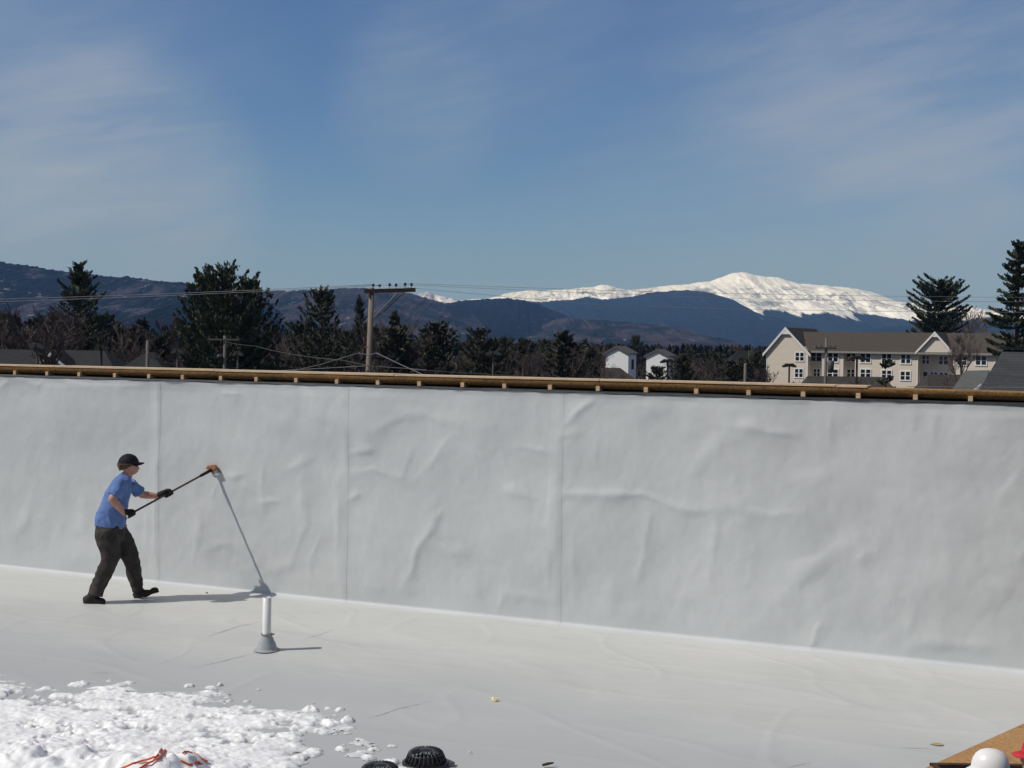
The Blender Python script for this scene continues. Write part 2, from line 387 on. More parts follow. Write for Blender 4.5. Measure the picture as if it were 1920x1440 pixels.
# dark edge strip: thin ragged band standing just proud of the sheet
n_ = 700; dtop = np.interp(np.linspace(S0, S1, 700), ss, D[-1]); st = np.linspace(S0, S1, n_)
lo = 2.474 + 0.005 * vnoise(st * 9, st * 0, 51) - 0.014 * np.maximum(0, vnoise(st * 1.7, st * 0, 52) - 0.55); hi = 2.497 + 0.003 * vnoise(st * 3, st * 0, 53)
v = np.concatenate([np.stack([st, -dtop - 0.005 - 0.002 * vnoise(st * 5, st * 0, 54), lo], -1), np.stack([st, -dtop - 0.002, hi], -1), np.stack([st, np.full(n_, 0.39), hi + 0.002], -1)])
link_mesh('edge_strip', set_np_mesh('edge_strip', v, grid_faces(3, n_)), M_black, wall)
MB().box(S0, S1, 0.20, 0.39, 2.503, 2.535).build('plate', M_dark, wall)
# blocks on which the capping rests
bs = wallp(20, 705)[0]; k = -6
blk = None
rnd = random.Random(3)
while True:
    s_ = bs + 0.531 * k + rnd.uniform(-.02, .02); k += 1
    if s_ > S1 - 0.1: break
    if s_ < S0: continue
    MB().box(s_ - 0.021, s_ + 0.021, 0.076 - rnd.uniform(0, .012), 0.195, 2.5005, 2.550).build('block', M_wood_pale, wall)
# rounded OSB face of the capping, in sheet lengths
prof = [(0.085, 2.513), (0.058, 2.515), (0.032, 2.522), (0.012, 2.535), (-0.002, 2.552), (-0.011, 2.572), (-0.015, 2.590), (-0.016, 2.602), (0.30, 2.602)]
edges = [S0, -1.6, 0.84, 3.28, 5.72, 8.16, 10.6, 13.04, 15.5, S1]
for a, b in zip(edges[:-1], edges[1:]):
    ns = 40; xs = np.linspace(a + 0.003, b - 0.003, ns); off = rnd.uniform(-.003, .003); V = []
    for (py_, pz_) in prof:
        V.append(np.stack([xs, py_ + 0.09 + 0.002 * vnoise(xs * 2, xs * 0, 61), pz_ + off + 0.003 * vnoise(xs * 1.1, xs * 0, 62)], -1))
    V = np.concatenate(V); link_mesh('fascia', set_np_mesh('fascia', V, grid_faces(len(prof), ns)), M_osb, wall, True)
    e0 = rnd.uniform(0, .01)
    if a < 11:
        MB().box(a + 0.006, min(b - 0.006, 10.9), 0.066, 0.39, 2.6065 + off, 2.623 + off + e0 * .3).build('cap_board', M_wood_pale, wall)

# ------------------------------------------------------------------ roof deck
EL0, EL1 = gnd(1743, 1440), gnd(1920, 1360); ED = (EL1 - EL0)
# where the membrane edge meets the wall line
AA = np.array([[ED[0], -T[0]], [ED[1], -T[1]]]); kk, sw = np.linalg.solve(AA, (A0 - EL0)[:2])
XHIT = EL0 + ED * kk
LOW = EL0 - ED * ((EL0[1] - 4.0) / ED[1])
nxg, nyg = 760, 330
gx = np.linspace(-9.5, 8.5, nxg); tt = np.linspace(0, 1, nyg)
GX, GT = np.meshgrid(gx, tt)
ywall = A0[1] + (GX - A0[0]) * T[1] / T[0] + 0.02
GY = 4.0 + (ywall - 4.0) * GT
# coordinates along / across the wall
SA = (GX - A0[0]) * T[0] + (GY - A0[1]) * T[1]; SB = -((GX - A0[0]) * NRM[0] + (GY - A0[1]) * NRM[1]); SB = -SB
HZ = 0.0055 * np.maximum(0, 1 - 4 * np.abs(fbm(SA * 0.45 + 0.3 * SB, SB * 1.6, 71, 2, .4))) + 0.004 * fbm(SA * 0.35, SB * 0.9, 73, 3) + 0.0012 * fbm(SA * 2, SB * 5, 74, 2)
HZ += 0.0045 * np.maximum(0, 1 - 6 * np.abs(fbm(SA * 0.9 + 5, SB * 0.9 - 0.5 * SA, 79, 2, .4)))
HZ *= np.clip((ywall - GY) / 0.5, 0, 1); HZ = np.minimum(HZ, 0.02) - 0.004
def deck_z(x, y):
    j = int(round((x - gx[0]) / (gx[1] - gx[0]))); yw = A0[1] + (x - A0[0]) * T[1] / T[0] + 0.02
    i = int(round((y - 4.0) / (yw - 4.0) * (nyg - 1))); return float(HZ[min(max(i, 0), nyg - 1), min(max(j, 0), nxg - 1)])
m = bpy.data.materials.new('roof_membrane'); m.use_nodes = True; q = NB(m); o_ = q.obj()
wl = q.map(o_, rot=(0, 0, -WANG)); sp = q.sep(q.map(wl, loc=(0, 0, 0)))
big = q.step(q.noise(q.map(wl, (0.5, 1.1, 1)), 0.9, 4, 0.6), 0.3, 0.72)
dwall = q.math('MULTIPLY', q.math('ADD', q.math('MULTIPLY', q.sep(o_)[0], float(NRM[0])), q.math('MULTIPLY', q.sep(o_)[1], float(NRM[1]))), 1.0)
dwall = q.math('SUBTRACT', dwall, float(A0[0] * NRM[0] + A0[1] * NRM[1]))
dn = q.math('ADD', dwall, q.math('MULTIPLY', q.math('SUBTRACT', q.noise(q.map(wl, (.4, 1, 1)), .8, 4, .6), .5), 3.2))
light_falloff = q.step(dn, 1.2, 4.2)  # painted-in loss of bounced light, with some dust, away from the wall
c = q.mix(big, (0.560, 0.565, 0.545), (0.620, 0.622, 0.600)); c = q.mix(light_falloff, c, (0.480, 0.492, 0.492))
fine = q.step(q.noise(q.map(wl, (1, 5, 1)), 3.0, 5, 0.65), 0.5, 0.8)
c = q.mix(q.math('MULTIPLY', fine, 0.5), c, (0.47, 0.472, 0.460))
mud = q.step(q.noise(q.map(wl, (0.8, 2.4, 1), loc=(4, 2, 0)), 1.7, 6, 0.75), 0.64, 0.82)
c = q.mix(q.math('MULTIPLY', mud, 0.42), c, (0.44, 0.40, 0.32))
sc3 = q.step(q.noise(q.map(wl, (1.4, 2.2, 1), loc=(1, 9, 0)), 4.5, 8, .82), .61, .74)
c = q.mix(q.math('MULTIPLY', sc3, .33), c, (.38, .365, .33))
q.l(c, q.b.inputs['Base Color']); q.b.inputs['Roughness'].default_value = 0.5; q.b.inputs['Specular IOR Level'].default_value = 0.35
q.bump(q.noise(o_, 90, 2), 0.15, 0.003)
M_roof = m
side = (GX - EL0[0]) * ED[1] - (GY - EL0[1]) * ED[0]      # >0 : beyond the membrane edge
fc = grid_faces(nyg, nxg); keep = (side.ravel()[fc] < 0.10).all(1)
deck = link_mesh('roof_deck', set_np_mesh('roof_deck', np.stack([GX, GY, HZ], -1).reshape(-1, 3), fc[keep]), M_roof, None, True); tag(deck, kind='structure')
# seam laps and creases lying on the sheet
M_seam = mat('seam_line', (0.44, 0.435, 0.42), 0.8, 0.3, 4)
def strip(name, pts, wd, label, m_=None, cat='seam', z=0.011):
    P = []
    for a_, b_ in zip(pts[:-1], pts[1:]):
        for t_ in np.linspace(0, 1, 8, endpoint=False): P.append(gnd(a_[0] + (b_[0] - a_[0]) * t_, a_[1] + (b_[1] - a_[1]) * t_))
    P.append(gnd(*pts[-1])); b = MB(); V = []; 
    L = []
    for i, p in enumerate(P):
        t = P[min(i + 1, len(P) - 1)] - P[max(i - 1, 0)]; t = t / np.linalg.norm(t); nn = np.array([-t[1], t[0], 0])
        ww = wd * (0.25 + .75 * math.sin(math.pi * i / (len(P) - 1))) * (.8 + .4 * math.sin(i * 1.7))
        L += [p + nn * ww, p - nn * ww]
    V = [(x[0], x[1], deck_z(x[0], x[1]) + 0.0022) for x in L]
    n2 = len(L); f = [(i, i + 1, i + 3, i + 2) for i in range(0, n2 - 2, 2)]
    o = b.add(V, f).build(name, m_ or M_seam); o.parent = deck; return o
strip('sheet_seam', [(360,1251),(420,1238),(480,1223)], .005, None)
strip('sheet_seam', [(390,1193),(440,1177),(488,1164)], .006, None)
strip('sheet_seam', [(560,1203),(600,1190),(625,1181)], .004, None)
strip('crease', [(690,1346),(720,1338),(760,1327),(808,1315)], .0045, None)
strip('crease', [(1690,1402),(1720,1403),(1757,1405)], .004, None)
strip('crease', [(1475,1440),(1495,1434),(1518,1429)], .004, None)
strip('crease', [(170,1262),(215,1260)], .005, None)
# building below the roof and the wood-sheathed strip beyond the membrane
M_conc = mat('grey_block_wall', (0.3, 0.29, 0.28), 0.9, 0.15, 3)
HX0, HX1, HY0, HY1 = 3.07, 5.6, 6.9, 9.085
sheath = MB()
def lineX(y): return EL0[0] + ED[0] * (y - EL0[1]) / ED[1]
zt = 0.016
topY = XHIT[1]
def poly(b, pts): 
    b.prism([(x, y, zt - 0.018) for x, y in pts], (0, 0, 0.018))
poly(sheath, [(lineX(HY1), HY1), (9.2, HY1), (9.2, A0[1] + (9.2 - A0[0]) * T[1] / T[0] - .0), (XHIT[0], XHIT[1])])
poly(sheath, [(lineX(HY0), HY0), (HX0, HY0), (HX0, HY1 - .003), (lineX(HY1) , HY1 - .003)])
sh = empty('sheathed_roof_edge', (0, 0, 0)); tag(sh, 'bare orange-brown wood sheathing beyond the membrane edge, with an open hatch', 'roof sheathing')
sheath.build('osb_sheet', M_osb2, sh)
MB().box(HX0 - .04, HX0 + .002, HY0, HY1, -1.5, zt + .01).box(HX0 - .04, HX1, HY1 - .04, HY1 + .002, -1.5, zt + .012).build('hatch_frame', mat('dark_frame_wood', (.06, .035, .02), .7, .3, 9), sh)
bld = MB().box(-9.6, 9.3, 3.9, 11.2, -7.4, -1.5).build('building', M_conc); tag(bld, kind='structure')
MB().box(HX0 - .03, HX1, HY0, HY1 - .03, -1.5, -1.46).build('landing', M_osb2, sh)

# ------------------------------------------------------------------ vent pipe
pb = gnd(500, 1219); vp = empty('vent_pipe', tuple(pb)); tag(vp, 'white plastic vent pipe standing in a grey rubber boot on the roof', 'vent pipe')
M_pvc = mat('white_pvc', (0.80, 0.80, 0.77), 0.35, 0.04, 6, spec=0.5); M_boot = mat('grey_rubber_boot', (0.36, 0.385, 0.40), 0.6, 0.12, 14, bump=.1)
MB().lathe([(.041, .08), (.041, .512), (.036, .514), (.034, .512), (.034, .30)], 28, cap=False).build('pipe', M_pvc, vp, True)
MB().lathe([(.125, .004), (.121, .010), (.104, .012), (.097, .026), (.086, .065), (.067, .105), (.055, .132), (.050, .148), (.048, .158), (.041, .159)], 32, cap=False).build('boot', M_boot, vp, True)
cl = MB().lathe([(.0515, .149), (.055, .150), (.055, .161), (.0515, .162)], 28, cap=False); cl.box(.05, .074, -.012, .012, .150, .162)
cl.build('clamp', mat('steel_clamp', (.30, .27, .22), .4, .2, 20, metal=.7), vp)

# ------------------------------------------------------------------ roof drains
M_iron = mat('black_plastic_dome', (0.016, 0.018, 0.020), 0.42, 0.3, 18, spec=0.5)
M_drainring = mat('grey_clamp_ring', (0.09, 0.095, 0.095), 0.6, .3, 12)
def make_drain(p, rz, label, s=1.0):
    d = empty('roof_drain', tuple(p), rz); tag(d, label, 'roof drain', 'domed drains near the snow'); d.scale = (s, s, s * .66)
    MB().lathe([(.168, .006), (.168, .020), (.150, .030), (.140, .034), (.136, .020)], 36, cap=False).build('base_ring', M_iron, d, True)
    MB().box(.14, .205, -.028, .028, .010, .026).lathe([(.001, .026), (.02, .026), (.02, .034), (.001, .034)], 10, (.18, 0, 0)).build('lug', M_drainring, d)
    b = MB(); n = 26
    for i in range(n):
        an = 2 * math.pi * i / n; c, s_ = math.cos(an), math.sin(an)
        pts = [(.143, .028), (.133, .07), (.121, .115), (.112, .133), (.096, .146), (.066, .154), (.04, .157)]
        b.tube([(r * c, r * s_, z) for r, z in pts], [.0075] * 5 + [.006, .004], 5)
    b.build('dome_ribs', M_iron, d, True)
    MB().lathe([(.001, .162), (.045, .160), (.05, .155), (.045, .150), (.001, .150)], 24, cap=False).build('dome_cap', M_iron, d, True)
    MB().lathe([(.120, .108), (.126, .112), (.126, .122), (.118, .124)], 30, cap=False).build('dome_band', M_iron, d, True)
    MB().lathe([(.128, .028), (.06, .010), (.001, .008)], 24, cap=False).build('bowl', M_dark, d, True)
make_drain(gnd(798, 1432), R(-8), 'black domed roof drain standing clear with its full dome in view')
make_drain(gnd(712, 1461), R(40), 'black domed roof drain half cut off by the bottom edge beside the snow')

# ------------------------------------------------------------------ snow on the roof
SXa, SXb, SYa, SYb = -5.8, -0.5, 7.6, 11.7
res = 0.0125; nxs = int((SXb - SXa) / res); nys = int((SYb - SYa) / res)
sx = np.linspace(SXa, SXb, nxs); sy = np.linspace(SYa, SYb, nys); SXg, SYg = np.meshgrid(sx, sy)
bpx = [(-200,1270),(0,1268),(60,1282),(120,1290),(200,1274),(272,1272),(300,1296),(360,1296),(410,1286),(450,1312),(520,1316),(560,1330),(595,1324),(632,1338),(640,1352),(625,1385),(600,1402),(600,1425),(585,1450),(560,1500),(540,1560)]
bp = np.array([gnd(*p)[:2] for p in bpx])
# signed distance to the outline (outline left-to-right, inside below)
poly_ = np.vstack([bp, [[-1.7, 7.0], [-7.5, 7.0], [-7.5, bp[0][1]]]])
dist = np.full(SXg.shape, 9.0); ins = np.zeros(SXg.shape, bool)
for i in range(len(poly_)):
    a, b = poly_[i], poly_[(i + 1) % len(poly_)]; d = b - a; l2 = d @ d
    t = np.clip(((SXg - a[0]) * d[0] + (SYg - a[1]) * d[1]) / l2, 0, 1)
    dist = np.minimum(dist, np.hypot(SXg - a[0] - t * d[0], SYg - a[1] - t * d[1]))
    c = ((a[1] > SYg) != (b[1] > SYg)) & (SXg < (b[0] - a[0]) * (SYg - a[1]) / (b[1] - a[1] + 1e-12) + a[0]); ins ^= c
sd = np.where(ins, dist, -dist)
frac = fbm(SXg * 2.0, SYg * 3.4, 91, 5, .62)
inner = np.clip(sd / 0.9, 0, 1)
cover = np.clip((sd + 0.02 + 0.26 * frac + 0.30 * inner - 0.05) / 0.22, 0, 1)
ero = np.clip((fbm(SXg * 3.0 + 9, SYg * 6.5, 97, 5, .65) + 0.10 + 0.70 * inner) / 0.45, 0, 1); cover = cover * ero
soft_ = fbm(SXg * 2.6, SYg * 4.2, 92, 4, .5)
base = cover * (0.010 + 0.022 * inner) * (1 + 0.55 * soft_) + cover * 0.0050 * fbm(SXg * 11, SYg * 13, 93, 3)
base = np.maximum(base, cover * 0.004)
mound = lambda cx, cy, rx, ry, h: h * np.exp(-(((SXg - cx) / rx) ** 2 + ((SYg - cy) / ry) ** 2))
g1 = gnd(290, 1440, .1); g2 = gnd(90, 1425, .05)
base += mound(g1[0], g1[1], .40, .26, .17) * (1 + .35 * fbm(SXg * 6, SYg * 6, 94, 3)) + mound(g2[0], g2[1], .45, .3, .09) * (1 + .6 * fbm(SXg * 6, SYg * 6, 95, 3)) + mound(g1[0] - 1.6, g1[1] - .1, .5, .3, .10)
HS = np.where(cover > 0.02, base, 0.0)
rs = np.random.RandomState(5)
def lump(cx, cy, r, hgt):
    i0, i1 = int((cy - 1.3 * r - SYa) / res), int((cy + 1.3 * r - SYa) / res) + 1; j0, j1 = int((cx - 1.3 * r - SXa) / res), int((cx + 1.3 * r - SXa) / res) + 1
    i0, j0 = max(i0, 0), max(j0, 0)
    if i1 <= i0 or j1 <= j0 or i0 >= nys or j0 >= nxs: return
    X = SXg[i0:i1, j0:j1] - cx; Y = SYg[i0:i1, j0:j1] - cy; th = np.arctan2(Y, X); ph = rs.uniform(0, 6, 4)
    rr = r * (1 + .22 * np.sin(2 * th + ph[0]) + .14 * np.sin(3 * th + ph[1]) + .09 * np.sin(5 * th + ph[2]) + .07 * np.sin(8 * th + ph[3]))
    d = np.hypot(X, Y) / rr
    hh = HS[i0:i1, j0:j1]; top = np.median(hh) * .6 + hgt * np.clip(1 - d ** 2.0, 0, 1) ** .8 * (1 + .22 * np.sin(X / r * 5 + ph[0]) * np.cos(Y / r * 4 + ph[1]) + .14 * np.sin(X / r * 9 + ph[2] + Y / r * 7))
    HS[i0:i1, j0:j1] = np.where(d < 1, np.maximum(hh, top), hh)
for _ in range(2100):
    cx, cy = rs.uniform(SXa, SXb), rs.uniform(SYa, SYb); i, j = min(int((cy - SYa) / res), nys - 1), min(int((cx - SXa) / res), nxs - 1)
    s_ = sd[i, j]
    if s_ < 0.02: continue
    if s_ < -0.02 and rs.rand() < 0.93: continue
    near = np.clip((10.2 - cy) / 1.2, 0, 1)
    r = rs.uniform(.012, .042) * (1 + .7 * near) * (1 if rs.rand() < .9 else rs.uniform(1.4, 2.4))
    if cover[i, j] < .15 and rs.rand() < .85: continue
    if s_ < 0: r *= .7
    lump(cx, cy, r * 1.15, r * rs.uniform(.12, .46) * (1 if s_ < .35 else .8))
for (px_, py_, r, h) in [(583,1333,.060,.055),(615,1330,.028,.026),(637,1332,.035,.03),(652,1352,.06,.055),(620,1358,.08,.045),(500,1345,.08,.04),(150,1284,.075,.035),(85,1293,.06,.03),(355,1286,.035,.028),(412,1284,.025,.024),(395,1290,.045,.026),(55,1412,.11,.07),(22,1444,.12,.09),(82,1422,.09,.06),(165,1412,.07,.04),(236,1408,.10,.05),(405,1432,.045,.04),(375,1436,.06,.05),(640,1405,.04,.03),(700,1405,.04,.02),(735,1398,.03,.012),(735,1428,.06,.02),(765,1446,.09,.02),(690,1420,.05,.02),(484,1292,.012,.010),(540,1380,.09,.035),(450,1386,.08,.04),(585,1410,.07,.03)]:
    p = gnd(px_, py_); lump(p[0], p[1], r, h * .72)
HS += np.where(HS > .006, .0045 * fbm(SXg * 26, SYg * 30, 96, 3, .6), 0)
fc = grid_faces(nys, nxs); hf = HS.ravel()[fc]; keep = (hf.max(1) > 0.002)
snow_v = np.stack([SXg, SYg, np.where(HS > .0015, HS + .001, -.004)], -1).reshape(-1, 3)
fk = fc[keep]; used = np.unique(fk); rem = np.full(len(snow_v), -1); rem[used] = np.arange(len(used))
M_snow = bpy.data.materials.new('snow'); M_snow.use_nodes = True; q = NB(M_snow); o_ = q.obj()
c = q.mix(q.step(q.noise(o_, 4, 4), .4, .75), (.96, .96, .955), (.90, .90, .895)); tk = q.n('ShaderNodeAttribute', attribute_name='thickness').outputs['Fac']; tk = q.step(q.math('ADD', tk, q.math('MULTIPLY', q.math('SUBTRACT', q.noise(o_, 22, 4, .7), .5), .8)), .1, .75)
c = q.mix(tk, (.66, .675, .68), c); q.l(c, q.b.inputs['Base Color']); q.b.inputs['Roughness'].default_value = .7
q.b.inputs['Subsurface Weight'].default_value = 0.25; q.b.inputs['Subsurface Radius'].default_value = (.03, .035, .04); q.b.inputs['Subsurface Scale'].default_value = 0.6
q.bump(q.noise(o_, 55, 4, .7), .5, .012)
snm = set_np_mesh('snow', snow_v[used], rem[fk]); at_ = snm.attributes.new('thickness', 'FLOAT', 'POINT'); at_.data.foreach_set('value', np.clip(HS.ravel()[used] / .022, 0, 1).astype(np.float32))
sn = link_mesh('snow', snm, M_snow, None, True); tag(sn, 'patch of trampled clumpy snow melting on the grey roof', 'snow', kind='stuff')
def snow_h(x, y):
    i, j = int(round((y - SYa) / res)), int(round((x - SXa) / res))
    return float(HS[min(max(i, 0), nys - 1), min(max(j, 0), nxs - 1)])
def on_snow(px_, py_, lift=.012):
    z = 0.0
    for _ in range(12):
        p = gnd(px_, py_, z); z = 0.5 * z + 0.5 * (snow_h(p[0], p[1]) + lift)
    p = gnd(px_, py_, z); return (p[0], p[1], snow_h(p[0], p[1]) + lift)
M_cord = mat('orange_cord', (0.62, 0.12, 0.05), 0.6, .2, 30)
def cord(pts, label):
    q_ = [on_snow(*p) for p in pts]; P = []
    for i in range(len(q_) - 1):
        for t in np.linspace(0, 1, 6, endpoint=False):
            x = q_[i][0] * (1 - t) + q_[i + 1][0] * t; y = q_[i][1] * (1 - t) + q_[i + 1][1] * t; P.append((x, y, max(snow_h(x, y) + .010, (q_[i][2] * (1 - t) + q_[i + 1][2] * t))))
    P.append(q_[-1]); o = MB().tube(P, .0075, 7).build('cord', M_cord, None, True); tag(o, label, 'cord', 'orange cords on the snow mound')
cord([(222,1442),(245,1434),(268,1426),(292,1420),(322,1415)], 'orange cord running up the snow mound, its upper left strand')
cord([(255,1446),(275,1432),(298,1424),(320,1417)], 'orange cord lying lower on the snow mound, joining the upper left strand')
cord([(343,1417),(362,1418),(377,1423),(389,1428)], 'short orange cord curving over the right crest of the snow mound')
cord([(338,1424),(356,1430),(372,1436),(390,1444)], 'orange cord slanting down the front right of the snow mound')

# small litter
def scrap(p, r, m_, name, label, cat, seed, flat=.6):
    b = MB().ball((0, 0, r * flat * .8), r, r * .7, r * flat, nu=9, nv=6); rr = random.Random(seed)
    b.v = [(x * rr.uniform(.65, 1.2), y * rr.uniform(.65, 1.2), z * rr.uniform(.7, 1.2)) for x, y, z in b.v]
    o = b.build(name, m_); o.location = (p[0], p[1], .004); tag(o, label, cat)
scrap(gnd(928, 1316), .032, mat('yellow_foam', (.84, .76, .42), .8, .15, 40), 'foam_scrap', 'pale yellow foam scrap lying alone on the grey membrane', 'scrap', 2)
tw = MB(); p = gnd(1026, 1438)
tw.tube([(p[0] - .035, p[1], .012), (p[0], p[1] + .006, .02), (p[0] + .045, p[1] + .02, .024)], [.009, .011, .006], 6)
tag(tw.build('twig', mat('brown_bark', (.07, .05, .035), .8)), 'short dark brown twig at the bottom edge right of the drains', 'twig')
scrap(gnd(1757, 1397), .05, mat('tan_smear', (.42, .33, .2), .9, .2, 30), 'wood_chip', 'flat tan wood chip on the membrane near the wood sheathing', 'scrap', 4, .06)
scrap(gnd(881, 1412), .012, M_snow, 'snow_crumb', 'tiny white snow crumb right of the full-view drain', 'snow crumb', 5)
scrap(gnd(388, 1113), .013, M_iron, 'tar_crumb', 'tiny black crumb at the wall foot behind the walking man', 'scrap', 6)
# ------------------------------------------------------------------ walking man with a long-handled broom
DP = 14.5; PXM = DP / 2400
def Pp(x, y, d=0.0): return vz(at(x, y, DP + d))
HEAD = Vector((math.cos(R(22)), math.sin(R(22)), 0)); SIDE = Vector((-math.sin(R(22)), math.cos(R(22)), 0)); ZUP = Vector((0, 0, 1))
M_skin = mat('skin', (0.50, 0.27, 0.20), 0.55, 0.08, 18)
M_shirt = mat('blue_cotton', (0.115, 0.20, 0.43), 0.85, 0.14, 10, bump=.75, bscale=13)
M_trous = mat('charcoal_work_trousers', (0.046, 0.040, 0.036), 0.9, 0.30, 8, bump=.9, bscale=11)
M_leather = mat('dark_boot_leather', (0.024, 0.021, 0.019), 0.6, 0.3, 25, bump=.3, bscale=50)
M_cap = mat('navy_black_cap', (0.010, 0.012, 0.018), 0.8, 0.2, 20)
M_hair = mat('brown_hair', (0.10, 0.062, 0.035), 0.8, 0.4, 60, stretch=(1, 1, .2))
M_glove = mat('black_work_glove', (0.013, 0.012, 0.012), 0.7, 0.3, 30)
man = empty('person', tuple(gnd(215, 1127)))
tag(man, 'person in blue T-shirt, dark trousers and black cap pushing a broom up the wall', 'person')
MI = Matrix.Translation(-Vector(man.location))
def local(o):
    """geometry was made in world space: move it into the figure's space"""
    o.data.transform(Matrix.Translation(-Vector(o.parent.location if o.parent.parent is None else o.parent.parent.location))); return o
near_sh, near_el, near_wr = Pp(231, 903, -.15), Pp(210.5, 936, -.25), Pp(231, 960, -.21)
far_sh, far_el, far_wr = Pp(241.5, 908.5, .12), Pp(267, 927.5, .24), Pp(297.5, 930.5, .27)
b = MB()
b.loft([Pp(206, 992), Pp(210, 968), Pp(215, 945), Pp(223, 924), Pp(231, 905), Pp(236, 896)], [(.135, .14), (.135, .14), (.115, .14), (.105, .14), (.075, .135), (.045, .06)], SIDE)
b.loft([Pp(236, 900), Pp(240, 888), Pp(243, 878)], [(.058, .056), (.054, .054), (.055, .055)], SIDE)
HX = HEAD
b.ball(Pp(241.5, 869.5), .098, .078, .105, HX, SIDE, ZUP, 20, 14)
b.loft([Pp(247.5, 873), Pp(249.5, 882), Pp(251, 889.5)], [(.060, .064), (.052, .056), (.026, .034)], SIDE)
b.ball(Pp(259.3, 879.3), .017, .014, .016, HX, SIDE, ZUP, 10, 8); b.loft([Pp(257, 872.5), Pp(259.6, 878.8)], [(.011, .012), (.014, .013)], SIDE, 10)
b.ball(Pp(257.3, 884.6), .013, .024, .008, HX, SIDE, ZUP, 10, 8); b.ball(Pp(256.2, 871.5), .014, .05, .01, HX, SIDE, ZUP, 10, 8)
for sg in (-1, 1): b.ball(Pp(243, 876) + SIDE * sg * .078, .026, .011, .034, HX, SIDE, ZUP, 10, 8)
b.loft([near_sh, near_sh.lerp(near_el, .5), near_el], [(.05, .05), (.054, .052), (.046, .046)], SIDE); b.ball(near_el, .047, .045, .047)
b.loft([near_el, near_el.lerp(near_wr, .35), near_wr, Pp(236, 965, -.19)], [(.046, .044), (.048, .044), (.031, .03), (.03, .026)], SIDE)
b.loft([far_sh, far_sh.lerp(far_el, .55), far_el], [(.03, .03), (.054, .052), (.045, .045)], SIDE); b.ball(far_el, .046, .045, .045)
b.loft([far_el, far_el.lerp(far_wr, .35), far_wr, Pp(304, 930, .27)], [(.045, .044), (.047, .044), (.031, .03), (.03, .026)], ZUP)
for hip, knee, ank, toe in ((Pp(203, 995, -.08), Pp(206, 1050, -.12), Pp(179, 1114, -.14), Pp(191, 1127, -.14)), (Pp(217, 995, .08), Pp(246, 1045, .11), Pp(259, 1106, .15), Pp(286, 1109, .15))):
    b.loft([hip, hip.lerp(knee, .5), knee, knee.lerp(ank, .4), ank, ank.lerp(toe, .15)], [(.085, .085), (.075, .075), (.055, .055), (.055, .055), (.036, .036), (.03, .03)], SIDE)
body = local(organic('body', b, M_skin, man, .0095, 5))
# clothes
b = MB()
b.loft([Pp(206, 987.5), Pp(207.5, 974), Pp(212.5, 952), Pp(221, 928), Pp(230.5, 906.5), Pp(236.5, 896), Pp(239.5, 889.5)], [(.176, .182), (.178, .184), (.154, .178), (.143, .182), (.118, .186), (.078, .125), (.060, .064)], SIDE, 28)
b.loft([near_sh + ZUP * .005, Pp(222, 917, -.20), Pp(213.5, 931, -.232)], [(.082, .078), (.080, .076), (.083, .078)], SIDE)
b.loft([far_sh, Pp(251, 914, .18), Pp(262.5, 924, .225)], [(.085, .080), (.078, .074), (.076, .074)], SIDE)
shirt = local(organic('shirt', b, M_shirt, man, .0095, 4, (.016, 5.5, 5.5, 4.5)))
b = MB()
b.loft([Pp(206, 981), Pp(207, 992), Pp(209, 1006), Pp(212, 1018)], [(.165, .170), (.178, .175), (.172, .170), (.13, .15)], SIDE, 28)
b.loft([Pp(202, 995, -.07), Pp(204, 1022, -.10), Pp(207, 1048, -.115), Pp(201, 1064, -.125), Pp(191, 1086, -.13), Pp(182, 1106, -.14), Pp(178.5, 1117, -.145)], [(.145, .135), (.132, .125), (.108, .108), (.100, .100), (.094, .094), (.085, .09), (.083, .088)], SIDE, 24)
b.loft([Pp(218, 995, .08), Pp(233, 1022, .10), Pp(245, 1045, .11), Pp(249, 1060, .12), Pp(252, 1082, .14), Pp(257, 1101, .15), Pp(258.5, 1109, .15)], [(.135, .13), (.125, .12), (.098, .105), (.090, .098), (.080, .09), (.074, .084), (.072, .082)], SIDE, 24)
trous = local(organic('trousers', b, M_trous, man, .0105, 3, (.016, 5, 5, 6)))
for (hx, hy, mx, my, tx, ty, dd, ax, ay) in ((163, 1123.5, 178, 1124.5, 190, 1126.5, -.15, 176, 1112), (256.5, 1114.5, 273, 1112.5, 289, 1106.5, .16, 259, 1103)):
    b = MB(); fh = (Pp(tx, ty, dd) - Pp(hx, hy, dd)).normalized(); up = SIDE.cross(fh) * -1
    if up.z < 0: up = -up
    b.ball(Pp(hx, hy, dd), .052, .046, .050, fh, SIDE, up); b.ball(Pp(mx, my, dd), .085, .050, .046, fh, SIDE, up); b.ball(Pp(tx, ty, dd), .055, .050, .036, fh, SIDE, up)
    b.loft([Pp(ax, ay, dd), Pp((ax + hx) / 2 + 2, hy - 4, dd), Pp(hx + 3, hy, dd)], [(.062, .056), (.058, .052), (.055, .05)], SIDE)
    a = Pp(hx, hy, dd) - up * .048 - fh * .045; c = Pp(tx, ty, dd) - up * .036 + fh * .048
    b.prism([a - SIDE * .045, c - SIDE * .04, c + SIDE * .04, a + SIDE * .045], up * .03)
    local(organic('boot', b, M_leather, man, .008, 4, (.004, 12, 12, 12)))
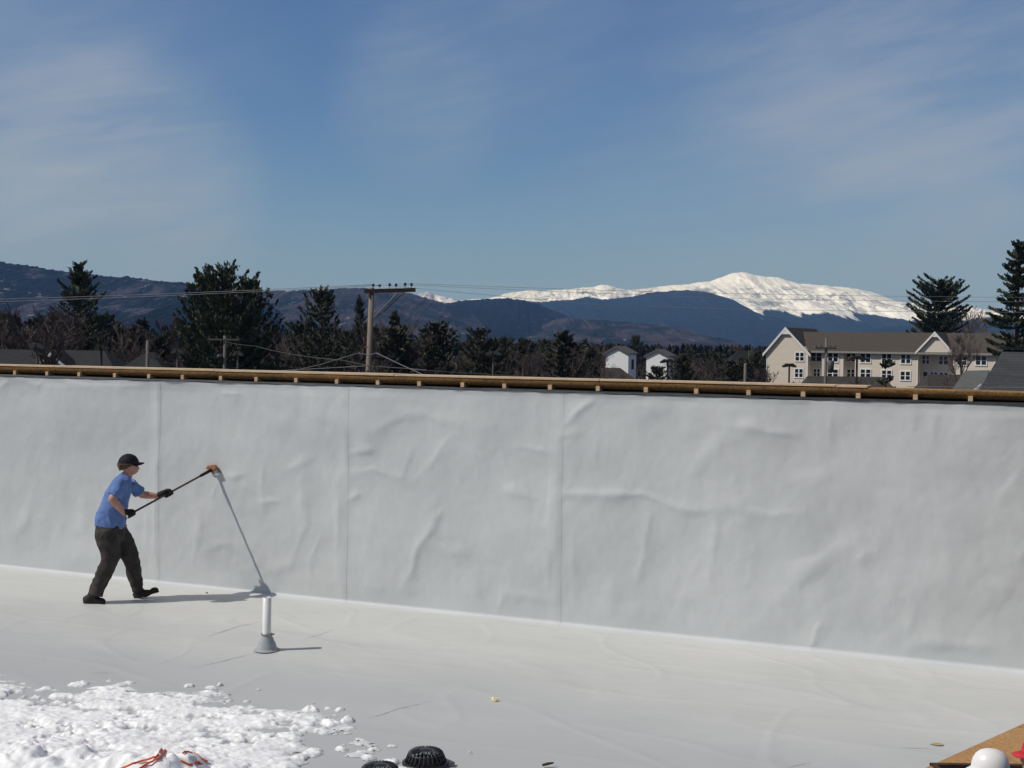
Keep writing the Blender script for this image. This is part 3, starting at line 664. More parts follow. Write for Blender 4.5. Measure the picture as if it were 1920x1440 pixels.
# cap: fitted crown, stitched panels, curved brim
b = MB(); cc = Pp(240.7, 868.3); tl = Matrix.Rotation(R(-4), 3, SIDE)
cx_, cz_ = tl @ HX, tl @ ZUP
V = []; nu = 28
for i in range(10):
    th = math.pi / 2 * i / 9 * 1.06
    for j in range(nu):
        ph = 2 * math.pi * j / nu; rr = 1 + (.012 if j % 5 == 0 else 0)
        V.append(cc + cx_ * (.116 * rr * math.sin(th) * math.cos(ph)) + SIDE * (.094 * rr * math.sin(th) * math.sin(ph)) + cz_ * (.112 * math.cos(th) - .004))
F_ = [(i * nu + j, (i + 1) * nu + j, (i + 1) * nu + (j + 1) % nu, i * nu + (j + 1) % nu) for i in range(9) for j in range(nu)]
b.add(V, F_); b.ball(cc + cz_ * .106, .007, nu=8, nv=6)
b.loft([cc - cx_ * .095 - cz_ * .012, cc - cx_ * .085 - cz_ * .030], [(.02, .075), (.018, .07)], SIDE)
cap = local(b.build('cap', M_cap, man, True))
b = MB(); nA, nB = 8, 14; top = []; 
for sgn in (1, -1):
    for i in range(nA):
        u = i / (nA - 1)
        for j in range(nB):
            a = R(-72 + 144 * j / (nB - 1)); r0_ = 1 + .0 * u
            fwd = .103 * math.cos(a) + u * .072 * math.cos(a) ** .6; sd_ = .088 * math.sin(a) * (1 + .04 * u)
            top.append(cc + cx_ * fwd + SIDE * sd_ + cz_ * (-.004 - .010 * u - 1.9 * (sd_ ** 2) * (.6 + .4 * u) + sgn * .0055))
F_ = []
for k_ in (0, 1):
    o0 = k_ * nA * nB
    F_ += [(o0 + i * nB + j, o0 + i * nB + j + 1, o0 + (i + 1) * nB + j + 1, o0 + (i + 1) * nB + j) for i in range(nA - 1) for j in range(nB - 1)]
rim = [j for j in range(nB)]; o1 = nA * nB
F_ += [((nA - 1) * nB + j, (nA - 1) * nB + j + 1, o1 + (nA - 1) * nB + j + 1, o1 + (nA - 1) * nB + j) for j in range(nB - 1)]
b.add(top, F_); br = b.build('brim', M_cap, cap, True); br.data.transform(MI)
# hair below the cap at the back and sides
b = MB(); V = []; nu, nv = 26, 8
for i in range(nv):
    u = i / (nv - 1)
    for j in range(nu):
        ph = R(75 + 210 * j / (nu - 1)); w_ = math.cos(R(-180) + ph)
        low = .040 + .038 * max(0, -math.cos(ph)) ** 1.5 + .006 * math.sin(j * 1.9)
        V.append(Pp(241, 870) + HX * (.108 * math.cos(ph) * (1 - .24 * u * u) - .004) + SIDE * (.0855 * math.sin(ph) * (1 - .20 * u * u)) + ZUP * (.012 - u * low + .004 * math.sin(j * 2.3) * u))
b.add(V, [(i * nu + j, i * nu + j + 1, (i + 1) * nu + j + 1, (i + 1) * nu + j) for i in range(nv - 1) for j in range(nu - 1)])
hr = b.build('hair', M_hair, man, True); local(hr); md = hr.modifiers.new('t', 'SOLIDIFY'); md.thickness = .014; md.offset = -1
for sg in (-1, 1):
    local(MB().ball(Pp(256, 874.2) + SIDE * sg * .030, .008, .010, .006, HX, SIDE, ZUP, 8, 6).build('eye', mat('eye_dark', (.05, .035, .03), .3), man, True))

# broom: butt under the rear glove, head pressed on the wall
sC, zC = wallp(403, 879.5)
tipw = Vector(WP(sC, zC, .050)); butt = Pp(239.5, 966.3, -.205); ax = (tipw - butt).normalized()
broom = empty('broom', tuple(butt)); tag(broom, 'long-handled broom with a small wooden head held against the membrane wall', 'broom')
def bl(o): o.data.transform(Matrix.Translation(-butt)); return o
M_handle = mat('weathered_handle', (0.115, 0.082, 0.055), 0.6, 0.3, 6, stretch=(8, 8, 1))
bl(MB().tube([butt, butt.lerp(tipw, .5), butt.lerp(tipw, .97)], .0125, 10).build('handle', M_handle, broom, True))
bl(MB().tube([butt.lerp(tipw, .84), butt.lerp(tipw, .86), butt.lerp(tipw, .985)], [.013, .0175, .019], 12).build('socket', M_glove, broom, True))
TV, NV = Vector(T), Vector(NRM)
M_block = mat('orange_brown_block', (0.36, 0.155, 0.085), 0.65, 0.35, 18, bump=.3)
def wpix(x, y, o): s_, z_ = wallp(x, y); return Vector(WP(s_, z_, o))
pl = [(392, 878.5), (394.5, 872.6), (401, 870.8), (407.5, 871), (410.5, 874.5), (411.5, 879.5), (404, 881.5), (399, 880.5)]
hb = MB().prism([wpix(x, y, .022) for x, y in pl], NV * .050); o = bl(hb.build('head_block', M_block, broom)); md = o.modifiers.new('b', 'BEVEL'); md.width = .008; md.segments = 3
pl = [(401, 879.8), (411.3, 879), (415.6, 886), (402.6, 886.4)]
bl(MB().prism([wpix(x, y, .018) for x, y in pl], NV * .045).build('bristles', mat('grey_bristles', (.22, .22, .20), .9, .5, 70, stretch=(6, 6, 1)), broom))
pl = [(402.6, 886.4), (415.6, 886), (416.2, 888), (413, 890.3), (405, 890.2), (403, 888.4)]
bl(MB().prism([wpix(x, y, .017) for x, y in pl], NV * .043).build('bristle_tip', mat('pale_bristle_tip', (.50, .53, .53), .8, .2, 40), broom))

def glove(name, c, A, palm_dir, parent, wrist):
    """A: handle axis, palm_dir: from the handle towards the back of the hand; four bent fingers and a thumb closed on the handle"""
    A = A.normalized(); Pd = (palm_dir - A * palm_dir.dot(A)).normalized(); Q = A.cross(Pd)
    g = MB()
    g.ball(c + Pd * .034, .050, .021, .042, A, Pd, Q, 14, 10)
    for i, (off, r, ln) in enumerate(((.040, .0115, 1.0), (.014, .0125, 1.06), (-.012, .012, 1.0), (-.036, .0105, .88))):
        pts = []
        for an in np.linspace(35, 35 + 235 * ln, 8):
            a = R(an); pts.append(c + A * (off + .004 * math.sin(a)) + Pd * (.030 * math.cos(a)) + Q * (.030 * math.sin(a)))
        g.tube(pts, [r * 1.1, r * 1.1, r * 1.15, r, r * 1.05, r, r * .95, r * .8], 8)
    pts = [c + Pd * .03 + A * .012 - Q * .030, c + A * .034 - Q * .040 + Pd * .010, c + A * .052 - Q * .032 - Pd * .008, c + A * .062 - Q * .016 - Pd * .022]
    g.tube(pts, [.017, .0145, .013, .010], 8)
    wv = (c + Pd * .036 - wrist)
    g.loft([wrist, wrist.lerp(c + Pd * .036, .5), c + Pd * .034], [(.040, .038), (.036, .034), (.034, .03)], Pd if abs(Pd.dot(wv.normalized())) < .8 else A)
    return local(organic(name, g, M_glove, man, .006, 3))
c1 = butt + ax * .035; glove('glove', c1, ax, (near_wr - c1), man, near_wr.lerp(c1, .12))
tl_ = (Pp(310, 929.5, .27) - butt).dot(ax); c2 = butt + ax * tl_; glove('glove', c2, ax, Vector((0, 0, 1)) * .8 - SIDE * .2, man, far_wr.lerp(c2, .05) + ZUP * .012)

# ------------------------------------------------------------------ two workers whose heads show above the hatch
M_hatwhite = mat('white_shell', (0.82, 0.82, 0.80), 0.35, .03, 8, spec=.5); M_navy = mat('navy_jacket', (0.018, 0.030, 0.085), .85, .25, 14)
M_red = mat('red_knit', (0.55, 0.035, 0.045), .8, .15, 30); M_jean = mat('work_jeans', (.05, .06, .09), .9, .2, 10)
def standing(px_, py_, Y, face, label, hatted):
    hc = vz(at(px_, py_, Y)); base = -1.458
    p = empty('person', (hc.x, hc.y, base)); tag(p, label, 'person')
    X = Vector((math.cos(face), math.sin(face), 0)); S = Vector((-X.y, X.x, 0)); Z = ZUP
    k = (hc.z - base) / 1.66
    def L(f, s, z): return X * (f * k) + S * (s * k) + Z * (z * k)
    b = MB()
    b.ball(L(0, 0, 1.66), .098 * k, .076 * k, .115 * k, X, S, Z); b.ball(L(.045, 0, 1.60), .055 * k, .05 * k, .07 * k, X, S, Z); b.ball(L(.103, 0, 1.63), .016, .014, .018, X, S, Z, 8, 6)
    for sg in (-1, 1): b.ball(L(0, sg * .078, 1.64), .024, .012, .032, X, S, Z, 8, 6)
    b.loft([L(-.01, 0, 1.42), L(-.005, 0, 1.5), L(0, 0, 1.6)], [(.06, .062), (.055, .055), (.055, .055)], S)
    b.loft([L(0, 0, .9), L(0, 0, 1.1), L(0, 0, 1.3), L(-.01, 0, 1.44)], [(.12, .16), (.11, .15), (.12, .18), (.07, .12)], S)
    for sg in (-1, 1):
        b.loft([L(0, sg * .19, 1.40), L(-.03, sg * .23, 1.12), L(.12, sg * .21, .92), L(.19, sg * .19, .88)], [(.055, .055), (.045, .045), (.032, .032), (.035, .02)], X)
        for t_ in range(4): b.tube([L(.18, sg * .19 + (t_ - 1.5) * .018, .88), L(.235, sg * .19 + (t_ - 1.5) * .02, .865), L(.262, sg * .19 + (t_ - 1.5) * .02, .84)], [.009, .009, .007], 6)
        b.tube([L(.17, sg * .17, .885), L(.215, sg * .14, .875), L(.235, sg * .135, .86)], [.011, .0095, .008], 6)
        b.loft([L(0, sg * .09, .92), L(.01, sg * .1, .5), L(-.01, sg * .1, .09), L(.12, sg * .1, .03)], [(.085, .085), (.055, .055), (.038, .04), (.035, .04)], S)
    organic('body', b, M_skin, p, .011, 4)
    b = MB(); b.loft([L(0, 0, .86), L(0, 0, 1.1), L(0, 0, 1.3), L(-.01, 0, 1.43), L(-.02, 0, 1.505)], [(.16, .2), (.15, .19), (.15, .21), (.10, .16), (.078, .08)], S)
    for sg in (-1, 1): b.loft([L(0, sg * .18, 1.41), L(-.03, sg * .235, 1.12), L(.10, sg * .212, .935)], [(.075, .075), (.062, .062), (.045, .045)], X)
    organic('jacket', b, M_navy, p, .012, 3, (.008, 8, 8, 6))
    b = MB(); b.loft([L(0, 0, .97), L(0, 0, .86)], [(.15, .18), (.15, .18)], S)
    for sg in (-1, 1): b.loft([L(0, sg * .09, .92), L(.01, sg * .1, .5), L(-.01, sg * .1, .07)], [(.11, .1), (.085, .085), (.07, .075)], S)
    organic('trousers', b, M_jean, p, .013, 3, (.008, 8, 8, 6))
    for sg in (-1, 1):
        b = MB(); b.ball(L(.05, sg * .1, .045), .14, .05, .048, X, S, Z); b.prism([L(-.08, sg * .1 - .045, 0.002), L(.19, sg * .1 - .04, 0.002), L(.19, sg * .1 + .04, 0.002), L(-.08, sg * .1 + .045, 0.002)], (0, 0, .03)); organic('boot', b, M_leather, p, .012, 3)
    hatted(p, L, X, S, Z, k)
    return p
def hard_hat(p, L, X, S, Z, k):
    b = MB(); prof = [(.001, .150), (.030, .148), (.062, .136), (.090, .112), (.108, .078), (.117, .040), (.120, .006), (.127, .000), (.128, -.006), (.116, -.004)]
    b.lathe(prof, 36, cap=False); V = []
    for (x, y, z) in b.v:
        ridge = .006 * math.exp(-(y / .018) ** 2) * (1 if z > .03 else 0)
        ext = 1.15 + (.22 if (z < .003 and x > 0) else 0) * max(0, x / .128)
        x, y, z = x * .9, y * .9, z * .92; q_ = L(0, 0, 1.655) + X * (x * ext) + S * (y * .96) + Z * (z * .98 + ridge - (.10 * max(0, x) if z < .003 else 0)); V.append((q_.x, q_.y, q_.z))
    b.v = V; b.build('hard_hat', M_hatwhite, p, True)
    h = MB(); h.loft([L(-.03, 0, 1.47), L(-.05, 0, 1.56), L(-.06, 0, 1.67)], [(.09, .10), (.085, .095), (.06, .08)], S); organic('hood', h, mat('grey_blue_hood', (.11, .13, .20), .9, .2, 20), p, .01, 3, (.006, 9, 9, 9))
def red_cap(p, L, X, S, Z, k):
    b = MB(); nu = 24; V = []
    for i in range(9):
        th = math.pi / 2 * i / 8 * 1.05
        for j in range(nu):
            ph = 2 * math.pi * j / nu; q_ = L(0, 0, 1.68) + X * (.116 * math.sin(th) * math.cos(ph)) + S * (.096 * math.sin(th) * math.sin(ph)) + Z * (.118 * math.cos(th)); V.append(q_)
    b.add(V, [(i * nu + j, (i + 1) * nu + j, (i + 1) * nu + (j + 1) % nu, i * nu + (j + 1) % nu) for i in range(8) for j in range(nu)])
    c_ = b.build('cap', M_red, p, True)
    b = MB(); o_ = L(0, 0, 1.68)
    P_ = [o_ + X * (.10 * math.cos(R(a)) + d * math.cos(R(a)) ** .5) + S * (.09 * math.sin(R(a))) + Z * (-.012 - d * .25) for d in (0, .075) for a in np.linspace(-70, 70, 12)]
    b.add(P_, [(j, j + 1, 12 + j + 1, 12 + j) for j in range(11)]); o2 = b.build('brim', M_red, c_, True); md = o2.modifiers.new('t', 'SOLIDIFY'); md.thickness = .006
    b = MB(); nu, nv = 20, 6; V = []
    for i in range(nv):
        for j in range(nu):
            ph = R(48 + 264 * j / (nu - 1)); V.append(L(0, 0, 1.67) + X * (.108 * math.cos(ph)) + S * (.088 * math.sin(ph)) + Z * (.01 - .15 * i / (nv - 1)))
    b.add(V, [(i * nu + j, i * nu + j + 1, (i + 1) * nu + j + 1, (i + 1) * nu + j) for i in range(nv - 1) for j in range(nu - 1)])
    o3 = b.build('hair', mat('black_hair', (.012, .010, .010), .6), p, True); md = o3.modifiers.new('t', 'SOLIDIFY'); md.thickness = .014
standing(1857, 1441, 8.45, R(168), 'worker in a white hard hat whose head shows above the hatch', hard_hat)
standing(1951, 1416, 8.15, R(172), 'worker in a red cap at the right edge beside the hard hat wearer', red_cap)

# ------------------------------------------------------------------ ground, hills, mountain
GZ = -7.5
M_ground = mat('dull_winter_ground', (0.055, 0.05, 0.042), 0.95, 0.4, 0.02, detail=8)
g = MB().add([(-9000, -40, GZ), (9000, -40, GZ), (9000, 14500, GZ), (-9000, 14500, GZ)], [(0, 1, 2, 3)]).build('ground', M_ground); tag(g, kind='structure')

def ridge(name, pts, Dist, DD, m_, rows=40, step=2.5, fuzz=0.0, spur=0.0, sscale=1.0, p=1.15, seed=1, back=.5, gully=0.0):
    xs = np.arange(pts[0][0], pts[-1][0] + .1, step); ys = np.interp(xs, [q_[0] for q_ in pts], [q_[1] for q_ in pts])
    ys = ys + .9 * vnoise(xs * .045, xs * 0, seed) + .5 * vnoise(xs * .13, xs * 0, seed + 1)
    if fuzz: ys -= fuzz * (np.abs(vnoise(xs * .31, xs * 0, seed + 2)) ** 1.5 + .5 * np.abs(vnoise(xs * .8, xs * 0 + 3, seed + 3)))
    C_ = np.array([at(x, y, Dist) for x, y in zip(xs, ys)])
    tt_ = np.concatenate([[-back], np.linspace(0, 1, rows) ** 1.2]); base = GZ - 30
    V = []
    for t in tt_:
        if t < 0: z = np.full(len(xs), base); Y = C_[:, 1] + DD * back
        else:
            X = C_[:, 0]; Y = C_[:, 1] - DD * t; zc = C_[:, 2]
            n_ = fbm(X / (DD * .16 * sscale), np.full(len(xs), t * 2.2) + X / (DD * .9), seed + 5, 5, .55)
            z = base + (zc - base) * (1 - t) ** p + spur * n_ * math.sin(min(1, t * 3.2) * math.pi / 2) * (1 - t) * (.25 + t)
            if gully: z = z - gully * np.abs(fbm(X / (DD * .030) + 1.2 * n_, np.full(len(xs), t * 3.0), seed + 9, 4, .6)) * math.sin(min(1, t * 6) * math.pi / 2) * (1 - t)
            if t > 0: z = np.minimum(z, base + (zc - base) * (1 - .25 * t) + 8)
        V.append(np.stack([C_[:, 0], np.broadcast_to(Y, C_[:, 0].shape), z], -1))
    V = np.concatenate(V); o = link_mesh(name, set_np_mesh(name, V, grid_faces(len(tt_), len(xs))[:, ::-1]), m_, None, True); tag(o, kind='structure'); return o

def forest_mat(name, sc, ever, decid, snowamt, pat_lo=.42, pat_hi=.62, seed=0):
    m = bpy.data.materials.new(name); m.use_nodes = True; q = NB(m); o_ = q.map(q.obj(), loc=(seed * 917.0, seed * 311.0, 0))
    v = q.map(o_, (1, 0.35, 1.0))
    patch_ = q.step(q.noise(v, sc, 5, .6, .6), pat_lo, pat_hi)
    fine = q.step(q.noise(q.map(o_, (1, .3, .45)), sc * 14, 3, .7), .3, .7)
    e = q.mix(fine, tuple(c * .55 for c in ever), tuple(c * 1.5 for c in ever)); d = q.mix(fine, tuple(c * .6 for c in decid), tuple(c * 1.45 for c in decid))
    c = q.mix(patch_, e, d)
    if snowamt:
        s_ = q.step(q.noise(q.map(o_, (1, .3, 1.6)), sc * 6, 4, .75), .66 - snowamt * .1, .74 - snowamt * .06)
        s_ = q.math('MULTIPLY', s_, q.step(q.noise(v, sc * .7, 2), .45, .6))
        c = q.mix(q.math('MULTIPLY', s_, .75), c, (.55, .57, .60))
    q.l(c, q.b.inputs['Base Color']); q.b.inputs['Roughness'].default_value = 1.0; q.b.inputs['Specular IOR Level'].default_value = 0
    q.bump(q.noise(q.map(o_, (1, .4, 1)), sc * 16, 3, .7), 1.0, 1.0 / sc * .06); return m

# snow mountain
m = bpy.data.materials.new('snow_mountain'); m.use_nodes = True; q = NB(m); o_ = q.obj(); zc = q.sep(o_)[2]
tl = q.math('ADD', zc, q.math('MULTIPLY', q.math('SUBTRACT', q.noise(q.map(o_, (1, .10, .22)), .0042, 6, .62), .5), -420))
treel = q.step(tl, 232, 256)
mid = q.math('MULTIPLY', q.step(zc, 240, 330), q.math('SUBTRACT', 1.0, q.step(zc, 480, 590)))
rock = q.math('MULTIPLY', q.step(q.noise(q.map(o_, (1, .3, .8), rot=(0, R(18), 0)), .0060, 6, .74, .6), .51, .60), mid)
rk2 = q.step(q.noise(q.map(o_, (1, .2, .30), rot=(0, R(-25), 0)), .016, 5, .72), .49, .60)
rock = q.math('MAXIMUM', q.math('MULTIPLY', rock, .8), q.math('MULTIPLY', rk2, q.math('ADD', .04, q.math('MULTIPLY', mid, .30))))
c = q.mix(rock, (.89, .93, .99), (.16, .175, .22)); c = q.mix(treel, (.014, .020, .018), c)
q.l(c, q.b.inputs['Base Color']); q.b.inputs['Roughness'].default_value = .9; q.b.inputs['Specular IOR Level'].default_value = 0
q.bump(q.noise(q.map(o_, (1, .4, .7)), .010, 4, .6), .45, 26); M_mtn = m
ridge('snow_mountain', [(640,600),(740,572),(772,556),(790,550),(800,548),(815,552),(840,558),(862,563),(900,561),(930,556),(950,550),(985,545),(1025,545),(1060,543),(1085,541),(1110,538),(1128,534.5),(1140,535),(1160,541),(1175,543),(1230,538),(1290,533),(1330,528),(1355,518.5),(1375,512),(1392,511),(1410,515),(1435,519),(1458,520),(1480,527),(1500,532.5),(1535,534.5),(1548,534.8),(1560,537),(1580,538),(1600,540),(1630,546),(1660,557),(1680,565.5),(1700,568),(1760,570),(1830,577),(1920,592),(2060,612)], 12000, 3900, M_mtn, 90, 1.6, 0, 120, .55, 1.0, 21, .5, 24)
M_f1 = forest_mat('blue_spruce_slope', .0030, (.012, .018, .016), (.036, .032, .034), .30, .58, .75, 1)
ridge('forest_ridge', [(700,590),(800,576),(860,569),(920,563),(960,562),(1000,567),(1040,565),(1070,563),(1100,557),(1130,562),(1180,558),(1215,550),(1250,546),(1290,544),(1330,549),(1370,561),(1400,575),(1440,594),(1480,606),(1560,624),(1640,636),(1740,650)], 10300, 3300, M_f1, 40, 2.5, 1.2, 90, .8, 1.0, 31)
ridge('low_ridge', [(1270,672),(1340,650),(1400,640),(1440,643),(1500,650),(1560,640),(1620,622),(1660,614),(1700,613),(1760,610),(1800,602),(1850,597),(1920,604),(2050,612)], 8000, 2200, M_f1, 24, 2.5, 1.4, 50, .8, 1.0, 37)
M_f2 = forest_mat('mixed_hill', .0075, (.007, .010, .010), (.016, .015, .018), .35, .50, .66, 2)
M_f3 = forest_mat('bare_hill', .0085, (.014, .018, .017), (.062, .053, .058), .6, .40, .60, 3)
M_f4 = forest_mat('left_hill_forest', .0085, (.011, .015, .016), (.074, .070, .084), .7, .48, .62, 4)
ridge('wooded_hill', [(640,590),(760,574),(850,568),(880,563),(910,561),(950,560),(985,565),(1020,576),(1050,588),(1078,602),(1110,622),(1150,645),(1190,668)], 6300, 2500, M_f2, 40, 2, 2.2, 60, .8, 1.1, 41)
ridge('wooded_hill', [(930,650),(1000,616),(1040,602),(1062,597),(1100,600),(1150,603),(1200,606),(1240,609),(1290,620),(1320,632),(1345,645),(1362,660),(1385,672)], 5000, 1800, M_f3, 40, 2, 2.4, 45, .8, 1.1, 43)
ridge('wooded_hill', [(280,575),(420,553),(480,548),(540,547),(600,544.5),(640,541),(690,541.5),(740,546),(775,552),(800,560),(840,571),(880,588),(920,612),(960,640),(990,665)], 5200, 2200, M_f3, 40, 2, 2.4, 55, .8, 1.1, 47)
ridge('wooded_hill', [(-420,470),(-200,478),(0,492),(40,498),(95,508),(140,513),(200,520),(240,521),(300,528),(360,534),(420,545),(480,562),(520,582),(570,615)], 4300, 1800, M_f4, 44, 1.6, 3.4, 60, .8, .9, 53)
ridge('wooded_hill', [(215,612),(250,598),(280,588),(310,575),(345,565),(400,558),(460,572),(520,600)], 3300, 900, M_f2, 24, 2, 3.0, 20, .8, 1.0, 59)

# ------------------------------------------------------------------ trees
M_needle = mat('pine_needles', (0.030, 0.043, 0.026), 0.75, 0.0, 0.55, col2=(0.078, 0.092, 0.050), detail=3)
M_needle2 = mat('dark_conifer_needles', (0.034, 0.042, 0.028), 0.8, 0.0, 0.5, col2=(0.090, 0.092, 0.058), detail=3)
M_blueneedle = mat('blue_spruce_needles', (0.07, 0.10, 0.085), 0.8, 0.0, 1.5, col2=(0.20, 0.25, 0.23))
M_bark = mat('pine_bark', (0.075, 0.058, 0.046), .95, .3, 4); M_bare = mat('bare_twigs', (0.11, 0.088, 0.080), .95, .3, .6); M_bare2 = mat('grey_bare_twigs', (0.105, 0.085, 0.080), .95, .3, .6)
def quads(V, F_, c, d, L, W, rnd):
    d = d.normalized(); s_ = d.cross(Vector((rnd.uniform(-1, 1), rnd.uniform(-1, 1), rnd.uniform(-1, 1))))
    if s_.length < 1e-4: return
    s_.normalize(); k = len(V); a = c - s_ * W * .35; b = c + s_ * W * .35; e = c + d * L
    V += [tuple(a), tuple(b), tuple(e + s_ * W * .5 - d * L * .25), tuple(e), tuple(e - s_ * W * .5 - d * L * .25)]; F_.append((k, k + 1, k + 2, k + 3, k + 4))
def pine_mesh(seed, H, prof, base=.25, per=5, gap=.85, upturn=.35, dens=1.0, size=1.0, droop=0.0, gapp=.1):
    """white pine: whorls of limbs with upswept plumes. prof(u) -> limb length at height fraction u"""
    rnd = random.Random(seed); tr = MB(); V = []; F_ = []
    lean = Vector((rnd.uniform(-.02, .02), rnd.uniform(-.02, .02), 1))
    tr.tube([lean * (H * t) for t in (0, .3, .6, .85, 1.0)], [.018 * H, .014 * H, .010 * H, .005 * H, .001 * H], 7)
    z = H * base
    while z < H * .985:
        u = z / H; Lm = prof(u); n = per if u < .9 else 4; ph = rnd.uniform(0, 6.28)
        for j in range(n):
            if rnd.random() < gapp: continue
            az = ph + 6.283 * j / n + rnd.uniform(-.35, .35); L = Lm * rnd.uniform(.6, 1.15)
            if L < .25: L = .25
            h = Vector((math.cos(az), math.sin(az), 0)); st = lean * (z + rnd.uniform(-.3, .3)); pts = []
            up0 = .12 + .5 * max(0, u - .6) - droop; N = max(3, int(L / .5))
            for i in range(N + 1):
                t = i / N; pts.append(st + h * (L * t) + Vector((0, 0, L * (up0 * t + upturn * t * t))))
            tr.tube(pts[::max(1, N // 3)], [max(.015, .012 * L * (1 - .7 * i / max(1, len(pts[::max(1, N // 3)]) - 1))) for i in range(len(pts[::max(1, N // 3)]))], 4, False)
            for i in range(1, N + 1):
                t = i / N
                if t < .22 and u < .8: continue
                p = pts[i]; d = (pts[i] - pts[i - 1]).normalized()
                for _ in range(int((5 + 3 * t) * dens)):
                    sidev = Vector((-h.y, h.x, 0)) * rnd.uniform(-1, 1) * (.3 + .32 * L * (1.08 - t) * .55)
                    q_ = p + sidev + Vector((0, 0, rnd.uniform(-.10, .18))) - d * rnd.uniform(0, .5)
                    dd = d * 1.0 + Vector((rnd.uniform(-.6, .6), rnd.uniform(-.6, .6), rnd.uniform(-.05, .75)))
                    quads(V, F_, q_, dd, rnd.uniform(.35, .7) * size, rnd.uniform(.16, .30) * size, rnd)
        z += gap * rnd.uniform(.75, 1.25) * (1 if u < .85 else .7)
    for _ in range(int(26 * dens)):
        quads(V, F_, lean * (H * rnd.uniform(.93, 1.0)), Vector((rnd.uniform(-.7, .7), rnd.uniform(-.7, .7), 1)), rnd.uniform(.4, .9) * size, .25 * size, rnd)
    me = bpy.data.meshes.new('crown'); me.from_pydata(V, [], F_); me.update(); return tr.mesh('trunk'), me
def bare_mesh(seed, H, spread=.42, levels=4, trunk_r=.014, fork=.22, twig=.018):
    rnd = random.Random(seed); tr = MB(); cr = MB()
    def grow(p, d, L, r, lv):
        n = 3; pts = [p]; q_ = p; dd = d.copy()
        for i in range(n):
            dd = (dd + Vector((rnd.uniform(-.16, .16), rnd.uniform(-.16, .16), rnd.uniform(-.02, .14)))).normalized(); q_ = q_ + dd * (L / n); pts.append(q_)
        (tr if lv <= 1 else cr).tube(pts, [r, r * .85, r * .7, r * .5], 6 if lv == 0 else 3, False)
        if lv >= levels: return
        for k_ in range(rnd.randint(4, 6) if lv > 0 else rnd.randint(7, 9)):
            t = rnd.uniform(fork if lv == 0 else .25, 1.0); i = min(n - 1, int(t * n)); s_ = pts[i].lerp(pts[i + 1], t * n - i)
            a = rnd.uniform(0, 6.283); o_ = dd.orthogonal().normalized(); o_.rotate(Matrix.Rotation(a, 3, dd))
            nd = (dd + o_ * rnd.uniform(.45, 1.0) * spread * 2 + Vector((0, 0, .25))).normalized()
            grow(s_, nd, L * rnd.uniform(.38, .60) * (1.15 - .4 * t), max(twig, r * .45), lv + 1)
    grow(Vector((0, 0, 0)), Vector((0, 0, 1)), H * .66, H * trunk_r, 0)
    allz = max(v[2] for v in tr.v + cr.v); s_ = H / allz
    for b_ in (tr, cr): b_.v = [(x * s_, y * s_, z * s_) for x, y, z in b_.v]
    return tr.mesh('trunk'), cr.mesh('crown')
def plant(name, meshes, mats, loc, rz, sc_, label, cat, group=None):
    e = empty(name, loc, rz); e.scale = sc_ if isinstance(sc_, tuple) else (sc_,) * 3; tag(e, label, cat, group)
    for nm, me, m_ in (('trunk', meshes[0], mats[0]), ('crown', meshes[1], mats[1])):
        o = bpy.data.objects.new(nm, me); COL.objects.link(o); o.parent = e
        if not me.materials: me.materials.append(m_)
    return e
def tree_at(name, meshes, H0, mats, px_, ytop, Dd, label, cat, group=None, rz=0, wid=1.0):
    p = at(px_, ytop, Dd); s_ = (p[2] - GZ) / H0
    return plant(name, meshes, mats, (p[0], p[1], GZ), rz, (s_ * wid, s_ * wid, s_), label, cat, group)
PM = (M_bark, M_needle); PM2 = (M_bark, M_needle2)
def P_wide(w): return lambda u: w * (1.0 - .25 * (u - .25) if u < .62 else max(.12, 1.0 * (1.06 - u) / .44) ** .75)
def P_cone(w): return lambda u: w * max(.06, (1.03 - u)) ** .85
def P_round(w): return lambda u: w * max(.1, math.sin(min(1, max(0, (u - .12) / .9)) * math.pi)) ** .6
big1 = pine_mesh(11, 18, lambda u: 6.3 * max(.05, 1.03 - u) ** .78, .2, 7, .75, .40, 2.6, .62)
tree_at('pine_tree', big1, 18, PM, 150, 497, 152, 'tall dark pine at far left whose top stands above the hill', 'tree', rz=.4)
big2 = pine_mesh(12, 17, P_wide(4.4), .15, 7, .62, .6, 2.6, .62, gapp=.07)
tree_at('pine_tree', big2, 17, PM, 418, 508, 130, 'broad many-topped dark pine, biggest in the gap left of the utility pole', 'tree', rz=1.9, wid=.92)
big2b = pine_mesh(17, 15.5, P_wide(3.3), .15, 7, .62, .65, 2.6, .62, gapp=.07)
tree_at('pine_tree', big2b, 15.5, PM, 468, 531, 134, 'dark pine leaning into the right side of the broad many-topped pine', 'tree', rz=.9)
tree_at('pine_tree', big2b, 15.5, PM, 384, 524, 136, 'dark pine rising at the left shoulder of the broad many-topped pine', 'tree', rz=3.9, wid=.9)
big3 = pine_mesh(13, 16, lambda u: 5.4 * max(.1, (1.05 - u)) ** .8, .15, 7, .8, .75, 2.4, .62)
tree_at('pine_tree', big3, 16, PM2, 605, 541, 140, 'dark pine with spiky upswept boughs between broad pine and utility pole', 'tree', rz=.2, wid=.95)
big4 = pine_mesh(14, 15, P_cone(3.4), .15, 6, .6, .35, 2.4, .6)
tree_at('pine_tree', big4, 15, PM2, 677, 556, 165, 'narrow pointed conifer directly behind the utility pole', 'tree', rz=.2, wid=.7)
big5 = pine_mesh(15, 23, lambda u: 5.6 if u < .8 else 5.8 * max(.14, (1.04 - u) / .24) ** .6, .45, 10, .95, .26, 2.6, .85, gapp=.12)
tree_at('pine_tree', big5, 23, PM, 1756, 527, 262, 'flat-topped pine rising behind the hotel roof against the mountain', 'tree', rz=.7)
